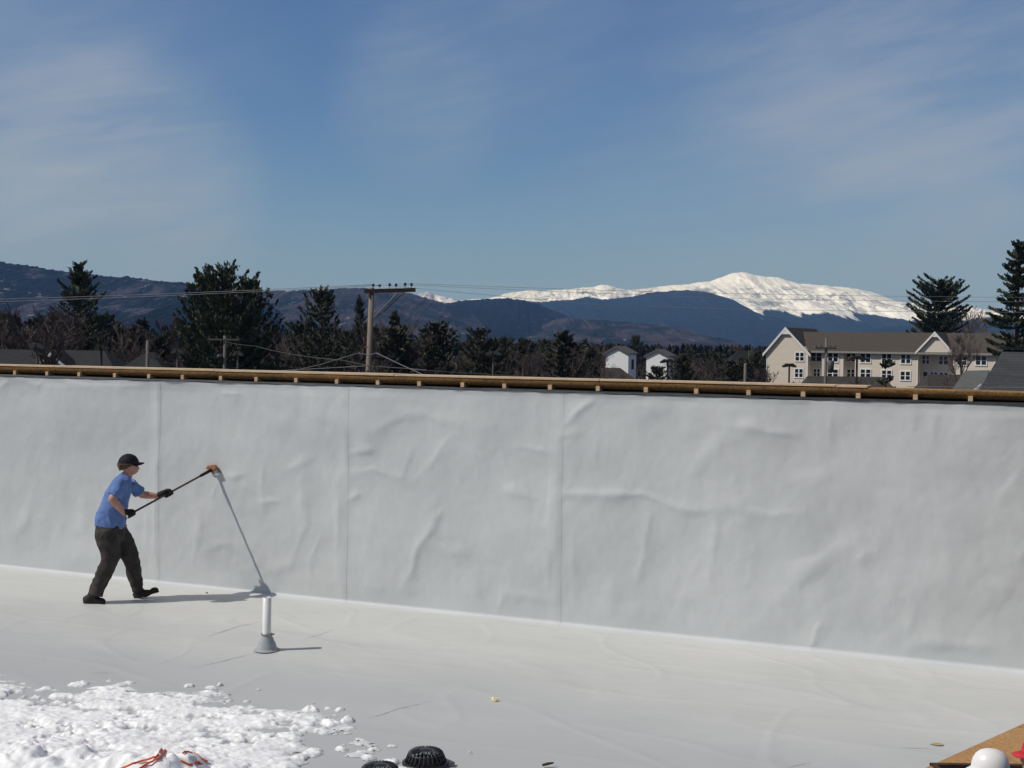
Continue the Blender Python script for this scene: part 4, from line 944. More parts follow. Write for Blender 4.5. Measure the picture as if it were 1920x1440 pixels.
big6 = pine_mesh(16, 22, lambda u: 5.2 * max(.08, (1.04 - u)) ** .66, .42, 9, .85, .30, 2.6, .75, droop=.22, gapp=.10)
tree_at('pine_tree', big6, 22, PM, 1912, 455, 150, 'tallest dark pine, cut by the right edge above the shingled roof', 'tree', rz=.9)
MB_ = (M_bare, M_bare); MB2 = (M_bare2, M_bare2)
bares = [bare_mesh(s_, 12, sp_, 4) for s_, sp_ in ((31, .42), (32, .5), (33, .36), (34, .46))]
bigbare = bare_mesh(41, 12, .5, 4, .016, .36, .020)
tree_at('bare_tree', bigbare, 12, MB_, 88, 572, 118, 'wide bare brown tree in front of the long dark roof gable', 'tree', rz=.3, wid=1.35)
tree_at('bare_tree', bares[1], 12, MB_, 52, 566, 146, 'tall bare brown tree left of the tall dark pine, behind the long dark roof', 'tree', rz=2.2, wid=1.5)
tree_at('bare_tree', bares[3], 12, MB_, 118, 575, 147, 'bare brown tree right against the left side of the tall dark pine', 'tree', rz=4.0, wid=1.3)
tree_at('bare_tree', bares[0], 12, MB_, 20, 590, 150, 'bare brown tree at the left edge above the long dark roof', 'tree', rz=1.3, wid=1.3)
tree_at('bare_tree', bigbare, 12, MB_, 1796, 612, 150, 'bare forked tree standing in front of the hotel balconies', 'tree', rz=.8, wid=.8)
tree_at('bare_tree', bares[2], 12, MB2, 1817, 565, 290, 'pale bare tree behind the hotel between flat-topped pine and tallest pine', 'tree', rz=.8, wid=1.2)
tree_at('bare_tree', bares[3], 12, MB2, 1776, 585, 275, 'bare brown tree behind the hotel at the flat-topped pine', 'tree', rz=2.8, wid=1.4)
tree_at('bare_tree', bares[0], 12, MB2, 1843, 572, 300, 'pale bare tree behind the hotel nearest the tallest pine', 'tree', rz=4.8, wid=1.2)
con = [pine_mesh(51, 12, P_cone(2.7), .08, 6, .62, .25, 1.9, .85), pine_mesh(52, 12, P_round(2.7), .10, 6, .66, .45, 1.9, .85), pine_mesh(53, 12, P_wide(2.9), .12, 6, .66, .5, 1.9, .85), pine_mesh(54, 12, P_wide(2.3), .06, 6, .60, .35, 1.9, .8)]
rnd = random.Random(77)
named = [(818,612,185,2,1.2,'bushy conifer with a domed top right of the utility pole'), (893,621,200,1,.95,'round-headed conifer midway between utility pole and first twin-headed lamp'), (948,637,230,1,.8,'small round conifer behind the twin-headed lamp left of the cottages'), (985,641,240,2,1.2,'low broad conifer just right of the twin-headed lamp'), (1062,628,190,3,1.6,'dense tall conifer left of the white cottages'), (1098,640,200,0,1.2,'dark conifer touching the left white cottage'), (1191,633,330,1,.7,'small round-topped conifer peeping between the two white cottages'), (1300,661,260,2,1.2,'dark bushy conifer right of the white cottages'), (1340,664,250,1,1.1,'dark round conifer between cottages and hotel'), (1235,690,200,1,1.3,'dark shrubby conifer before the right cottage'), (1415,668,240,2,1.2,'dark conifer close to the left corner of the hotel'), (742,588,200,0,1.0,'pointed dark conifer right behind the utility pole brace')]
for i, (x, y, d_, k_, wd, lb) in enumerate(named):
    tree_at('conifer_tree', con[k_], 12, PM2, x, y, d_, lb, 'tree', rz=i * 1.1, wid=wd)
for me in con: pass
tree_at('spruce_tree', (con[0][0], con[0][1].copy()), 12, PM2, 1056, 690, 175, 'small pale blue-green spruce before the tree belt', 'tree', rz=.5, wid=1.4)
sp_o = [o for o in bpy.data.objects if o.parent and o.parent.name.startswith('spruce_tree') and o.name.startswith('crown')][0]
sp_o.data.materials.clear(); sp_o.data.materials.append(M_blueneedle)
zones = [(-70, 345, 588, 640, 150, 250, 'tree belt left of the broad many-topped pine', 26, 26), (330, 560, 605, 650, 150, 230, 'tree belt under the broad many-topped pine', 15, 15), (540, 790, 600, 650, 150, 240, 'tree belt around the utility pole', 12, 34), (770, 1125, 640, 668, 165, 260, 'tree belt between utility pole and white cottages', 16, 34), (1110, 1436, 668, 694, 170, 300, 'tree belt between white cottages and hotel', 22, 22)]
for (x0, x1, y0, y1, d0, d1, gp, nc, nb) in zones:
    for i in range(nc):
        x = x0 + (x1 - x0) * (i + rnd.random()) / nc; d_ = rnd.uniform(d0, d1)
        if 1120 < x < 1275: d_ = rnd.uniform(320, 360)
        tree_at('conifer_tree', con[rnd.randrange(4)], 12, PM2, x, rnd.uniform(y0, y1), d_, 'dark conifer in the dense ' + gp, 'tree', 'conifers of the ' + gp, rz=rnd.uniform(0, 6), wid=rnd.uniform(.9, 1.35))
    for i in range(nb):
        x = x0 + (x1 - x0) * (i + rnd.random()) / nb; d_ = rnd.uniform(d0, d1) * .97
        if 1120 < x < 1275: d_ = rnd.uniform(320, 360)
        tree_at('bare_tree', bares[rnd.randrange(4)], 12, MB_, x, rnd.uniform(y0 - 6, y1), d_, 'bare brown tree in the dense ' + gp, 'tree', 'bare trees of the ' + gp, rz=rnd.uniform(0, 6), wid=rnd.uniform(1.0, 1.5))
# far woods: a single mass filling the valley floor
V = []; F_ = []; rnd = random.Random(5)
for i in range(5200):
    Y = 400 * (2100 / 400) ** rnd.random(); X = rnd.uniform(-.50, .50) * Y; h = rnd.uniform(5.5, 10); r = h * rnd.uniform(.28, .45)
    for t in range(7):
        zt_ = GZ + h * (.1 + .9 * t / 6.5); rr = r * (1.0 - .8 * (t / 6.5) ** 2.2)
        for s_ in range(2):
            a = rnd.uniform(0, 6.28); k = len(V); c, s2 = math.cos(a) * rr, math.sin(a) * rr
            V += [(X - c, Y - s2, zt_ - h * .05), (X + c, Y + s2, zt_ - h * .05), (X + rnd.uniform(-.3, .3), Y, zt_ + h * .2)]; F_.append((k, k + 1, k + 2))
me = bpy.data.meshes.new('far_woods'); me.from_pydata(V, [], F_); me.update()
tag(link_mesh('far_woods', me, forest_mat('far_woods', .02, (.022, .030, .020), (.075, .06, .055), 0, .45, .6, 6)), 'distant dark wood covering the valley floor below the hills', 'woods', kind='stuff')

# ------------------------------------------------------------------ hotel
HANG = -R(32)
HO = vz(at(1515, 700, 224)); HO.z = GZ
HU = np.array([math.cos(HANG), math.sin(HANG), 0]); HV = np.array([-math.sin(HANG), math.cos(HANG), 0])
def hl(x, y, v0=0.0):
    o_ = np.array(HO); d = ray(x, y); k = (np.dot(o_ + HV * v0 - CAM, HV)) / np.dot(d, HV); p = CAM + d * k - o_
    return float(np.dot(p, HU)), float(p[2])
hotel = empty('hotel', tuple(HO), HANG); tag(hotel, 'long beige hotel with brown roof and white gables right of the mountain view', 'hotel')
M_beige = mat('beige_siding', (0.74, 0.66, 0.56), .85, .06, 1.5, stretch=(.2, .2, 6)); M_shin = mat('brown_shingles', (0.078, 0.066, 0.056), .95, .18, 3, stretch=(1, 1, 4))
M_white = mat('white_trim', (0.82, 0.82, 0.81), .6, .04, 3); M_glass = mat('dark_window_glass', (0.012, 0.018, 0.022), .08, spec=.6)
eL = hl(1515, 657.5)[1]; wu0 = hl(1437, 690)[0]; wu1 = hl(1514.5, 690)[0]; um = hl(1474, 613)[0]; apz = hl(1474, 614)[1]
RB = 2.0; DEP = 14.0; uEnd = hl(2160, 690)[0]
us = {x: hl(x, 690)[0] for x in (1541, 1581, 1603, 1721, 1787, 1866, 1890, 1975)}
b = MB(); b.box(wu0, wu1, 0, DEP, 0, eL); b.prism([(wu0, 0, eL), (wu1, 0, eL), (um, 0, apz - .3)], (0, DEP, 0))
b.box(wu1 + .003, uEnd, RB, DEP, 0, eL - .05)
for a, c_ in ((1541, 1581), (1603, 1721), (1787, 1866), (1890, 1975)): b.box(us[a], us[c_], 0.02, RB - .003, 0, eL - .05)
b.build('wall', M_beige, hotel)
rv = 7.0; rz_ = hl(1620, 623, rv)[1]
ez = eL - .05
def slab(b, pts, th=.18): 
    n_ = np.cross(np.array(pts[1]) - np.array(pts[0]), np.array(pts[2]) - np.array(pts[0])); n_ = n_ / np.linalg.norm(n_)
    if n_[2] < 0: n_ = -n_
    b.prism(pts, -n_ * th)
b = MB()
slab(b, [(wu1 + .25, -.55, ez), (uEnd, -.55, ez), (uEnd, rv, rz_), (wu1 - 4, rv, rz_)]); slab(b, [(wu1 - 4, DEP + .5, ez), (uEnd, DEP + .5, ez), (uEnd, rv + .02, rz_), (wu1 - 4, rv + .02, rz_)])
slope_w = (apz - eL) / (um - wu0)
slab(b, [(wu0 - .55, -.32, eL - .55 * slope_w), (um - .01, -.32, apz), (um - .01, DEP + 2, apz), (wu0 - .55, DEP + 2, eL - .55 * slope_w)]); slab(b, [(wu1 + .55, -.32, eL - .55 * slope_w), (um + .01, -.32, apz), (um + .01, DEP + 2, apz), (wu1 + .55, DEP + 2, eL - .55 * slope_w)])
DORM = []
for xa, xb, xc, yc in ((1720, 1788, 1754, 622.5), (1892, 1964, 1928, 622.5)):
    du0, du1 = hl(xa, 660)[0], hl(xb, 661)[0]; dum = (du0 + du1) / 2; dapz = hl(xc, yc, -.3)[1]; DORM.append((du0, du1, dum, dapz))
    tv = min(-.55 + (dapz - ez) / ((rz_ - ez) / (rv + .55)), rv)
    slab(b, [(du0 - .1, -.62, ez + .08), (dum - .01, -.62, dapz), (dum - .01, tv, dapz), (du0 - .1, -.5, ez + .08)], .14); slab(b, [(du1 + .1, -.62, ez + .08), (dum + .01, -.62, dapz), (dum + .01, tv, dapz), (du1 + .1, -.5, ez + .08)], .14)
roof = b.build('roof', M_shin, hotel)
for du0, du1, dum, dapz in DORM: MB().prism([(du0 + .3, -.3, ez + .1), (du1 - .3, -.3, ez + .1), (dum, -.3, dapz - .35)], (0, 1.5, 0)).build('gable_wall', M_beige, hotel)
def gable_trim(u0, u1, uc, z0, z1, v, wd):
    b = MB()
    for ua in (u0, u1):
        s_ = 1 if ua < uc else -1; L = math.hypot(uc - ua, z1 - z0); nx_, nz_ = -(z1 - z0) / L * s_, abs(uc - ua) / L
        b.prism([(ua, v, z0), (uc, v, z1), (uc, v, z1 - wd / nz_ * 1.0), (ua, v, z0 - wd / nz_)], (0, .12, 0))
    f_ = .27; b.prism([(uc + (u0 - uc) * f_, v + .03, z1 - (z1 - z0) * f_), (uc + (u1 - uc) * f_, v + .03, z1 - (z1 - z0) * f_), (uc, v + .03, z1)], (0, .12, 0))
    return b
gable_trim(wu0 - .6, wu1 + .6, um, eL - .6 * slope_w + .05, apz + .1, -.46, .34).build('gable_trim', M_white, hotel)
for du0, du1, dum, dapz in DORM: gable_trim(du0 - .15, du1 + .15, dum, ez + .12, dapz + .1, -.76, .30).build('gable_trim', M_white, hotel)
MB().box(wu1 + .7, uEnd, -.68, -.56, ez - .28, ez + .04).build('gutter', mat('grey_gutter', (.30, .29, .27), .6), hotel)
for a in (wu0 - .02, wu1 - .16): MB().box(a, a + .18, -.03, .1, 0, eL - .7).build('corner_board', M_white, hotel)
for x in (1541, 1581, 1603, 1721, 1787, 1866):
    a = us[x]; MB().box(a - .13 if x in (1581, 1721, 1866) else a, a if x in (1581, 1721, 1866) else a + .13, -.01, .1, 0, ez - .5).build('corner_board', M_white, hotel)
wins = [(1492,1507,661.5,676,0),(1491,1505,692,707,0),(1521,1540,661,677,1),(1526,1537,692,705,1),(1553,1571,662,678,0),(1552,1571,693,707,0),(1588,1604,662,677,1),(1589,1602,693,706,1),(1614,1632,663,679,0),(1614,1632,693,707,0),(1654,1671,664,680,0),(1654,1671,695,709,0),(1690,1707,665,681,0),(1689,1706,697,712,0),(1730,1742,667,682,1),(1761,1777,668,683,1),(1731,1739,697,715,1),(1745,1757,698,713,1),(1762,1777,699,713,1),(1796,1812,668,684,0),(1830,1849,668,684,0)]
for (x0, x1, y0, y1, rc) in wins:
    v0 = RB if rc else 0.0
    uc, zc_ = hl((x0 + x1) / 2, (y0 + y1) / 2, v0); hw = (hl(x1, y0, v0)[0] - hl(x0, y0, v0)[0]) / 2; hh = (hl(x0, y0, v0)[1] - hl(x0, y1, v0)[1]) / 2
    b = MB(); t_ = .17; vf = v0 - .07
    b.box(uc - hw - t_, uc + hw + t_, vf, v0 + .06, zc_ + hh, zc_ + hh + t_).box(uc - hw - t_, uc + hw + t_, vf - .03, v0 + .06, zc_ - hh - t_ * 1.2, zc_ - hh)
    b.box(uc - hw - t_, uc - hw, vf, v0 + .06, zc_ - hh, zc_ + hh).box(uc + hw, uc + hw + t_, vf, v0 + .06, zc_ - hh, zc_ + hh)
    if hw > .45: b.box(uc - .10, uc + .10, vf, v0 + .06, zc_ - hh, zc_ + hh)
    b.box(uc - hw, uc + hw, vf + .02, v0 + .06, zc_ - .05, zc_ + .05)
    f = b.build('window', M_white, hotel)
    MB().box(uc - hw, uc + hw, v0 - .045, v0 + .03, zc_ - hh, zc_ + hh).build('pane', M_glass, f)

# ------------------------------------------------------------------ other buildings
M_grey = mat('grey_shingles', (0.105, 0.105, 0.105), .95, .2, 3, stretch=(1, 1, 4)); M_darkroof = mat('dark_roof', (0.032, 0.034, 0.036), .95, .25, 2, stretch=(1, 1, 4))
M_wsid = mat('white_siding', (0.88, 0.89, 0.90), .6, .04, 1, stretch=(.2, .2, 8)); M_brownroof = mat('brown_low_roof', (0.055, 0.046, 0.044), .95, .25, 2)
def cottage(px0, px1, yap, yev, Dd, label):
    ang = -R(27); o_ = vz(at((px0 + px1) / 2, 680, Dd)); o_.z = GZ; U = np.array([math.cos(ang), math.sin(ang), 0]); Vv = np.array([-math.sin(ang), math.cos(ang), 0])
    e = empty('cottage', tuple(o_), ang); tag(e, label, 'cottage')
    w_ = (px1 - px0) / 2400 * Dd / math.cos(ang) * .96 / 2; ez_ = at(px0, yev, Dd)[2] - GZ; az = at((px0 + px1) / 2, yap, Dd)[2] - GZ; dp = w_ * 1.7
    b = MB().box(-w_, w_, 0, dp, 0, ez_); b.prism([(-w_, 0, ez_), (w_, 0, ez_), (0, 0, az)], (0, dp, 0)); b.build('wall', M_wsid, e)
    b = MB(); ov = .5; sl = (az - ez_) / w_
    for s_ in (-1, 1): slab(b, [(s_ * (w_ + ov), -.35, ez_ - ov * sl + .25), (s_ * .01, -.35, az + .25), (s_ * .01, dp + .4, az + .25), (s_ * (w_ + ov), dp + .4, ez_ - ov * sl + .25)], .2)
    b.build('roof', M_grey, e)
    f = MB().box(w_ - .03, w_ + .06, dp * .35, dp * .70, ez_ - 3.6, ez_ - 1.2).build('window', M_white, e); MB().box(w_ + .02, w_ + .075, dp * .38, dp * .67, ez_ - 3.5, ez_ - 1.3).build('pane', M_glass, f)
    b = MB()
    for s_ in (-1, 1):
        for (zz_, l_) in ((0, 1),): b.prism([(s_ * (w_ + ov), -.42, ez_ - ov * sl + .25), (0, -.42, az + .25), (0, -.42, az - .25), (s_ * (w_ + ov), -.42, ez_ - ov * sl - .22)], (0, .06, 0))
    b.build('trim', M_grey, e)
cottage(1135, 1178, 650.5, 662, 280, 'white gabled cottage with grey roof, the left and larger of the pair')
cottage(1212, 1252, 656.5, 667, 295, 'white gabled cottage with grey roof, half behind a dark shrub')
def hip_roof_house(name, ridge_px, Dd, drop, run, hip, label, mroof, mwall, yback=None):
    (xa, ya), (xb, yb) = ridge_px; a, c_ = at(xa, ya, Dd), at(xb, yb, Dd); o_ = Vector((float((a[0] + c_[0]) / 2), Dd, GZ)); hl_ = (c_[0] - a[0]) / 2; rz1 = (a[2] + c_[2]) / 2 - GZ
    e = empty(name, tuple(o_)); tag(e, label, 'house'); ez_ = rz1 - drop
    A_, B_ = (-hl_, 0, rz1), (hl_, 0, rz1); c0, c1, c2, c3 = (-hl_ - hip, -run, ez_), (hl_ + hip, -run, ez_), (hl_ + hip, run, ez_), (-hl_ - hip, run, ez_)
    MB().add([A_, B_, c0, c1, c2, c3], [(2, 3, 1, 0), (3, 4, 1), (4, 5, 0, 1), (5, 2, 0), (2, 5, 4, 3)]).build('roof', mroof, e)
    MB().box(-hl_ - hip + .4, hl_ + hip - .4, -run + .4, run - .4, 0, ez_ - .01).build('wall', mwall, e)
    return e
M_tanwall = mat('tan_wall', (.34, .31, .28), .9, .1, 2)
lh = hip_roof_house('long_house', [(-260, 652), (196, 657)], 135, 3.2, 6.5, 3.8, 'long low house with dark roof at the left behind the parapet', M_darkroof, M_tanwall)
def on_local(e, x, y, Y): 
    p = at(x, y, Y); return (p[0] - e.location.x, p[1] - e.location.y, p[2] - e.location.z)
ga, g0, g1_ = on_local(lh, 96, 664.5, 129), on_local(lh, 64, 692, 129), on_local(lh, 128, 692, 129)
MB().prism([g0, g1_, ga], (0, 3.5, 0)).build('gable_wall', M_tanwall, lh)
b = MB()
for q_ in (g0, g1_):
    dx = q_[0] - ga[0]; b.prism([(ga[0], ga[1] - .35, ga[2] + .2), (ga[0] + dx * 1.05, q_[1] - .35, q_[2] + .1), (ga[0] + dx * 1.05, q_[1] - .35, q_[2] - .22), (ga[0], ga[1] - .35, ga[2] - .14)], (0, .2, 0))
b.build('gable_trim', M_white, lh)
b = MB()
for q_ in (g0, g1_):
    dx = q_[0] - ga[0]; slab(b, [(ga[0], ga[1] - .3, ga[2] + .27), (ga[0] + dx * 1.1, q_[1] - .3, q_[2]), (ga[0] + dx * 1.1, q_[1] + 4, q_[2]), (ga[0], ga[1] + 4, ga[2] + .27)], .12)
b.build('gable_roof', M_darkroof, lh)
hip_roof_house('hip_roof_house', [(268, 663), (284, 663)], 128, 2.6, 3.0, 3.0, 'small dark hip-roofed house at the right end of the long low house', M_darkroof, M_tanwall)
hip_roof_house('brown_roof_house', [(1120, 689), (1163, 690)], 235, 3.4, 4.5, 4.4, 'low house with brown roof below the left white cottage', M_brownroof, M_tanwall)
hip_roof_house('grey_roof_house', [(1514, 704.5), (1658, 707)], 165, 2.8, 4.0, 1.4, 'low building with grey-brown hip roof right before the hotel front', mat('grey_brown_roof', (.060, .057, .054), .95, .25, 2), M_tanwall)
hip_roof_house('dark_roof_house', [(1740, 701), (1800, 703)], 160, 2.4, 3.5, 1.2, 'low dark-roofed building before the recessed hotel balconies', M_brownroof, M_tanwall)
hip_roof_house('roof_in_trees', [(1384, 657), (1398, 657)], 340, 3.0, 4.0, 3.0, 'dark roofed house with a pale chimney among trees left of the hotel', mat('black_roof', (.016, .017, .018), .95), M_tanwall)
ch = bpy.data.objects[[o.name for o in bpy.data.objects if o.name.startswith('roof_in_trees')][0]]
p = on_local(ch, 1409, 657, 337); MB().box(p[0] - .7, p[0] + .7, p[1] - .5, p[1] + .5, p[2] - 4.5, p[2]).build('chimney', mat('pale_chimney', (.10, .10, .095), .9), ch)
# near shingled roof at the right edge
q0 = vz(at(1900, 735, 60)); e = empty('shingled_house', (q0.x, q0.y, GZ)); tag(e, 'nearby house with dark slate shingles filling the lower right behind the parapet', 'house')
M_slate = bpy.data.materials.new('slate_shingles'); M_slate.use_nodes = True; q = NB(M_slate); o_ = q.obj()
br_ = q.n('ShaderNodeTexBrick'); br_.inputs['Scale'].default_value = 1.0; br_.inputs['Brick Width'].default_value = .85; br_.inputs['Row Height'].default_value = .13; br_.inputs['Mortar Size'].default_value = .008
br_.inputs['Color1'].default_value = (.050, .053, .058, 1); br_.inputs['Color2'].default_value = (.075, .078, .084, 1); br_.inputs['Mortar'].default_value = (.028, .029, .031, 1); br_.inputs['Bias'].default_value = -.4
sw_ = q.n('ShaderNodeCombineXYZ'); sp_ = q.sep(o_); q.l(sp_[0], sw_.inputs[0]); q.l(sp_[2], sw_.inputs[1]); q.l(sw_.outputs[0], br_.inputs['Vector'])
pl_ = q.step(q.noise(q.map(o_, (1.1, 1, 7)), 1.6, 3, .7), .66, .72)
q.l(q.mix(q.math('MULTIPLY', pl_, .8), br_.outputs['Color'], (.14, .145, .15)), q.b.inputs['Base Color']); q.b.inputs['Roughness'].default_value = .9
t0, t1 = on_local(e, 1881, 655.5, 63), on_local(e, 2180, 660, 63); b0 = on_local(e, 1829, 742, 58.5); b1 = on_local(e, 2240, 742, 58.5)
k_ = 1.9; c0 = tuple(t0[i] + (b0[i] - t0[i]) * k_ for i in range(3)); c1 = tuple(t1[i] + (b1[i] - t1[i]) * k_ for i in range(3))
bk0 = (t0[0] + 4.5, t0[1] + 6, t0[2]); bk1 = (t1[0], t1[1] + 6, t1[2]); cb0 = (c0[0] + 8.5, t0[1] + 10, c0[2])
cb1 = (c1[0] + 4, t0[1] + 10, c1[2]); bk1 = (bk1[0] + 4, bk1[1], bk1[2])
MB().add([t0, t1, c1, c0, bk0, bk1, cb0, cb1], [(3, 2, 1, 0), (0, 1, 5, 4), (3, 0, 4, 6), (4, 5, 7, 6), (1, 2, 7, 5)]).build('roof', M_slate, e)
MB().box(t0[0] - .25, t1[0], t0[1] - .25, t0[1] + .2, t0[2] + .005, t0[2] + .12).build('roof_edge', M_darkroof, e)
MB().box(cb0[0] + .4, c1[0], c0[1] + .4, cb0[1] - .3, 0, c0[2] - .02).build('wall', M_tanwall, e)
e2 = empty('lean_to', tuple(vz(at(1815, 700, 64))) ); e2.location.z = GZ; tag(e2, 'plain grey sloping roof against the left side of the shingled house', 'house')
pts = [on_local(e2, x, y, Y) for x, y, Y in ((1809, 695, 66), (1856, 694, 66), (1832, 745, 62), (1776, 745, 62))]
b = MB(); slab(b, [pts[3], pts[2], pts[1], pts[0]], .15); b.build('roof', mat('plain_grey_roof', (.125, .13, .128), .9, .08, 2), e2)
MB().box(pts[3][0] + .5, pts[1][0] - .3, pts[2][1] + .4, pts[1][1] + .3, 0, pts[2][2] - .25).build('wall', M_tanwall, e2)
scr = MB().prism([(0, 0, 0), (.26, 0, .05), (.42, 0, .34), (.20, 0, .16)], (0, .05, 0)); o = scr.build('torn_wrap', mat('white_wrap', (.8, .8, .8), .6)); o.location = vz(at(1822, 733.5, 57)); o.location.z -= 0.01
tag(o, 'torn scrap of white wrap showing over the parapet before the shingled house', 'scrap')

# ------------------------------------------------------------------ poles, lamps, wires
M_pole = mat('weathered_pole', (0.235, 0.19, 0.145), .9, .25, 3, stretch=(6, 6, .6)); M_polegrey = mat('grey_pole', (.15, .135, .12), .9, .3, 3, stretch=(6, 6, .6)); M_arm = mat('dark_crossarm', (.055, .035, .024), .9, .3, 5)
M_ins = mat('glazed_insulator', (.05, .045, .05), .3, .2, 10); M_steel = mat('galvanised_steel', (.22, .22, .225), .55, .2, 5, metal=.5); M_bronze = mat('bronze_lamp', (.045, .042, .036), .6, .3, 6); M_lampgrey = mat('weathered_lamp_hood', (.085, .083, .08), .6, .2, 6)
UD = 60.0
base = at(689.5, 760, UD); pt = at(696, 540, UD); up = empty('utility_pole', (float(base[0]) - .1, UD, GZ)); tag(up, 'wooden utility pole with a one-sided crossarm and six insulators', 'utility pole')
ul = lambda x, y, dy=0.0: on_local(up, x, y, UD + dy)
tp = ul(697, 539.5); bt = (tp[0] - .36, 0, 0)
MB().tube([bt, ((bt[0] + tp[0]) / 2, 0, tp[2] / 2), tp], [.165, .145, .12], 14).build('shaft', M_pole, up, True)
a0, a1 = ul(683, 545.5, -.2), ul(779, 543.2, -.2)
xf = None
dv = np.array(a1) - np.array(a0); MB().prism([np.array(a0) + (0, 0, -.10), np.array(a0) + (0, 0, .085), np.array(a1) + (0, 0, .085), np.array(a1) + (0, 0, -.10)], (0, .12, 0)).build('crossarm', M_arm, up)
for (x, y0, y1) in ((699.5, 532, 541), (712, 533, 540), (730.5, 531, 540), (742.5, 531.5, 540), (759.5, 530, 540), (771.5, 530.5, 540)):
    p0, p1 = ul(x, y1 + 1, -.14), ul(x, y0, -.14)
    h = p1[2] - p0[2]; MB().lathe([(.012, 0), (.012, h * .45), (.06, h * .5), (.08, h * .62), (.045, h * .70), (.07, h * .8), (.055, h * .95), (.03, h)], 10, p0).build('insulator', M_ins, up, True)
for off in (-.26, .02):
    p0, p1 = ul(700.5 if off < 0 else 706, 595.5, off), ul(746 if off < 0 else 757, 549, off)
    MB().tube([p0, p1], .032, 6).build('brace', M_steel, up)
MB().tube([ul(690.5, 650.5, -.25), ul(684, 650.5, -.25)], .03, 6).build('bracket', M_steel, up)
M_wire = mat('weathered_wire', (.26, .26, .255), .55, .1, 5); M_wire2 = mat('dark_wire', (.08, .085, .08), .6)
def wire(pts, r, label, m_=M_wire, group=None):
    P = [Vector(vz(at(*p))) for p in pts]; out_ = []
    for a, c_ in zip(P[:-1], P[1:]):
        L = (c_ - a).length; sag = .006 * L * min(1, L / 40)
        for t in np.linspace(0, 1, 14, endpoint=False): out_.append(a.lerp(c_, t) - Vector((0, 0, 4 * sag * t * (1 - t))))
    out_.append(P[-1]); o = MB().tube(out_, r, 6).build('overhead_wire', m_, None, True); tag(o, label, 'wire', group); return o
wire([(-260, 566, 66), (699, 533.5, UD - .1)], .012, 'upper overhead wire running from the utility pole to the left edge')
wire([(-260, 571.5, 66.5), (712, 535, UD - .1)], .012, 'lower overhead wire running from the utility pole to the left edge')
wire([(759, 531, UD - .1), (1400, 551, 60), (2200, 558, 58)], .0075, 'topmost overhead wire from the crossarm to the right, across flat-topped pine')
wire([(742, 532.5, UD - .1), (1400, 560, 60.5), (2200, 566, 58.5)], .0075, 'second overhead wire from the crossarm to the right, across flat-topped pine')
wire([(712, 534, UD - .1), (1124, 571.5, 60), (1364, 579, 60), (2200, 586, 58.5)], .0075, 'lowest overhead wire to the right, crossing below the flat-topped pine crown')
wire([(505, 705, 58), (600, 684, 59), (672, 662, UD - .3)], .017, 'pale service cable rising from the parapet to the utility pole, left side')
wire([(672, 662, UD - .3), (692, 666, UD - .3), (706, 662, UD - .3)], .02, 'short pale cable looped around the utility pole')
wire([(706, 662, UD - .3), (750, 683, 59), (812, 711, 58)], .017, 'pale service cable falling from the utility pole to the parapet, right side')
wire([(420, 640, 110), (480, 649, 90), (640, 675, 61), (692, 686, UD - .2)], .018, 'dark cable from the far crossarm pole down to the utility pole', M_wire2)
wire([(470, 698, 60), (600, 691, 60), (690, 686, UD - .2), (770, 691.5, 60), (800, 694, 60)], .016, 'level grey cable passing the utility pole just above the capping')
wire([(770, 693, 59), (1000, 707, 59), (1200, 715, 59)], .016, 'dark green cable dipping towards the parapet right of the utility pole', mat('green_wire', (.09, .12, .10), .6))
wire([(1700, 724.5, 56), (2000, 727.5, 56)], .013, 'thin pale cable crossing low in front of the shingled house')

def lamp(x, ytop, ybase, Dd, span, twin, label, m_=M_bronze, group=None, mp=None):
    p = at(x, ytop, Dd); e = empty('parking_lamp', (float(p[0]), Dd, GZ)); tag(e, label, 'lamp', group); h = p[2] - GZ
    MB().lathe([(.09, 0), (.07, h - .3), (.07, h)], 10).build('post', mp or M_bronze, e, True)
    for s_ in ((-1, 1) if twin else (-1,)):
        b = MB(); prof_ = [(.02, h + .10), (.30, h + .12), (span * .62, h + .06), (span, h - .08), (span, h - .22), (span * .55, h - .20), (.05, h - .12)]
        for sgn in (1,):
            P_ = [(s_ * a_, -.22, z_) for a_, z_ in prof_]; b.prism(P_, (0, .44, 0))
        b.build('lamp_head', m_, e)
    return e
lamp(70, 647, 0, 75, .42, True, 'twin-headed lamp post at far left before the bare tree', M_lampgrey, None, M_polegrey)
lamp(190, 650, 0, 80, .42, True, 'dark twin-headed lamp post standing before the long dark roof')
lamp(333, 657, 0, 85, .38, True, 'twin-headed lamp post left of the far crossarm pole', M_lampgrey, None, M_polegrey)
lamp(446, 662, 0, 95, .36, True, 'small twin-headed lamp post just right of the far crossarm pole', M_lampgrey, None, M_polegrey)
lamp(925, 661, 0, 100, .62, True, 'twin-headed lamp post midway between utility pole and cottages', M_lampgrey, None, M_polegrey)
lamp(950, 673, 0, 130, .45, True, 'smaller fainter lamp post close behind the midway twin-headed lamp', M_bronze)
lamp(1252, 676, 0, 100, .58, True, 'dark twin-headed lamp post before the right white cottage')
lamp(1480, 684, 0, 105, .55, True, 'dark mushroom-like lamp post before the hotel gable')
lamp(1607, 670, 0, 90, .62, True, 'large dark lamp post before the middle of the hotel')
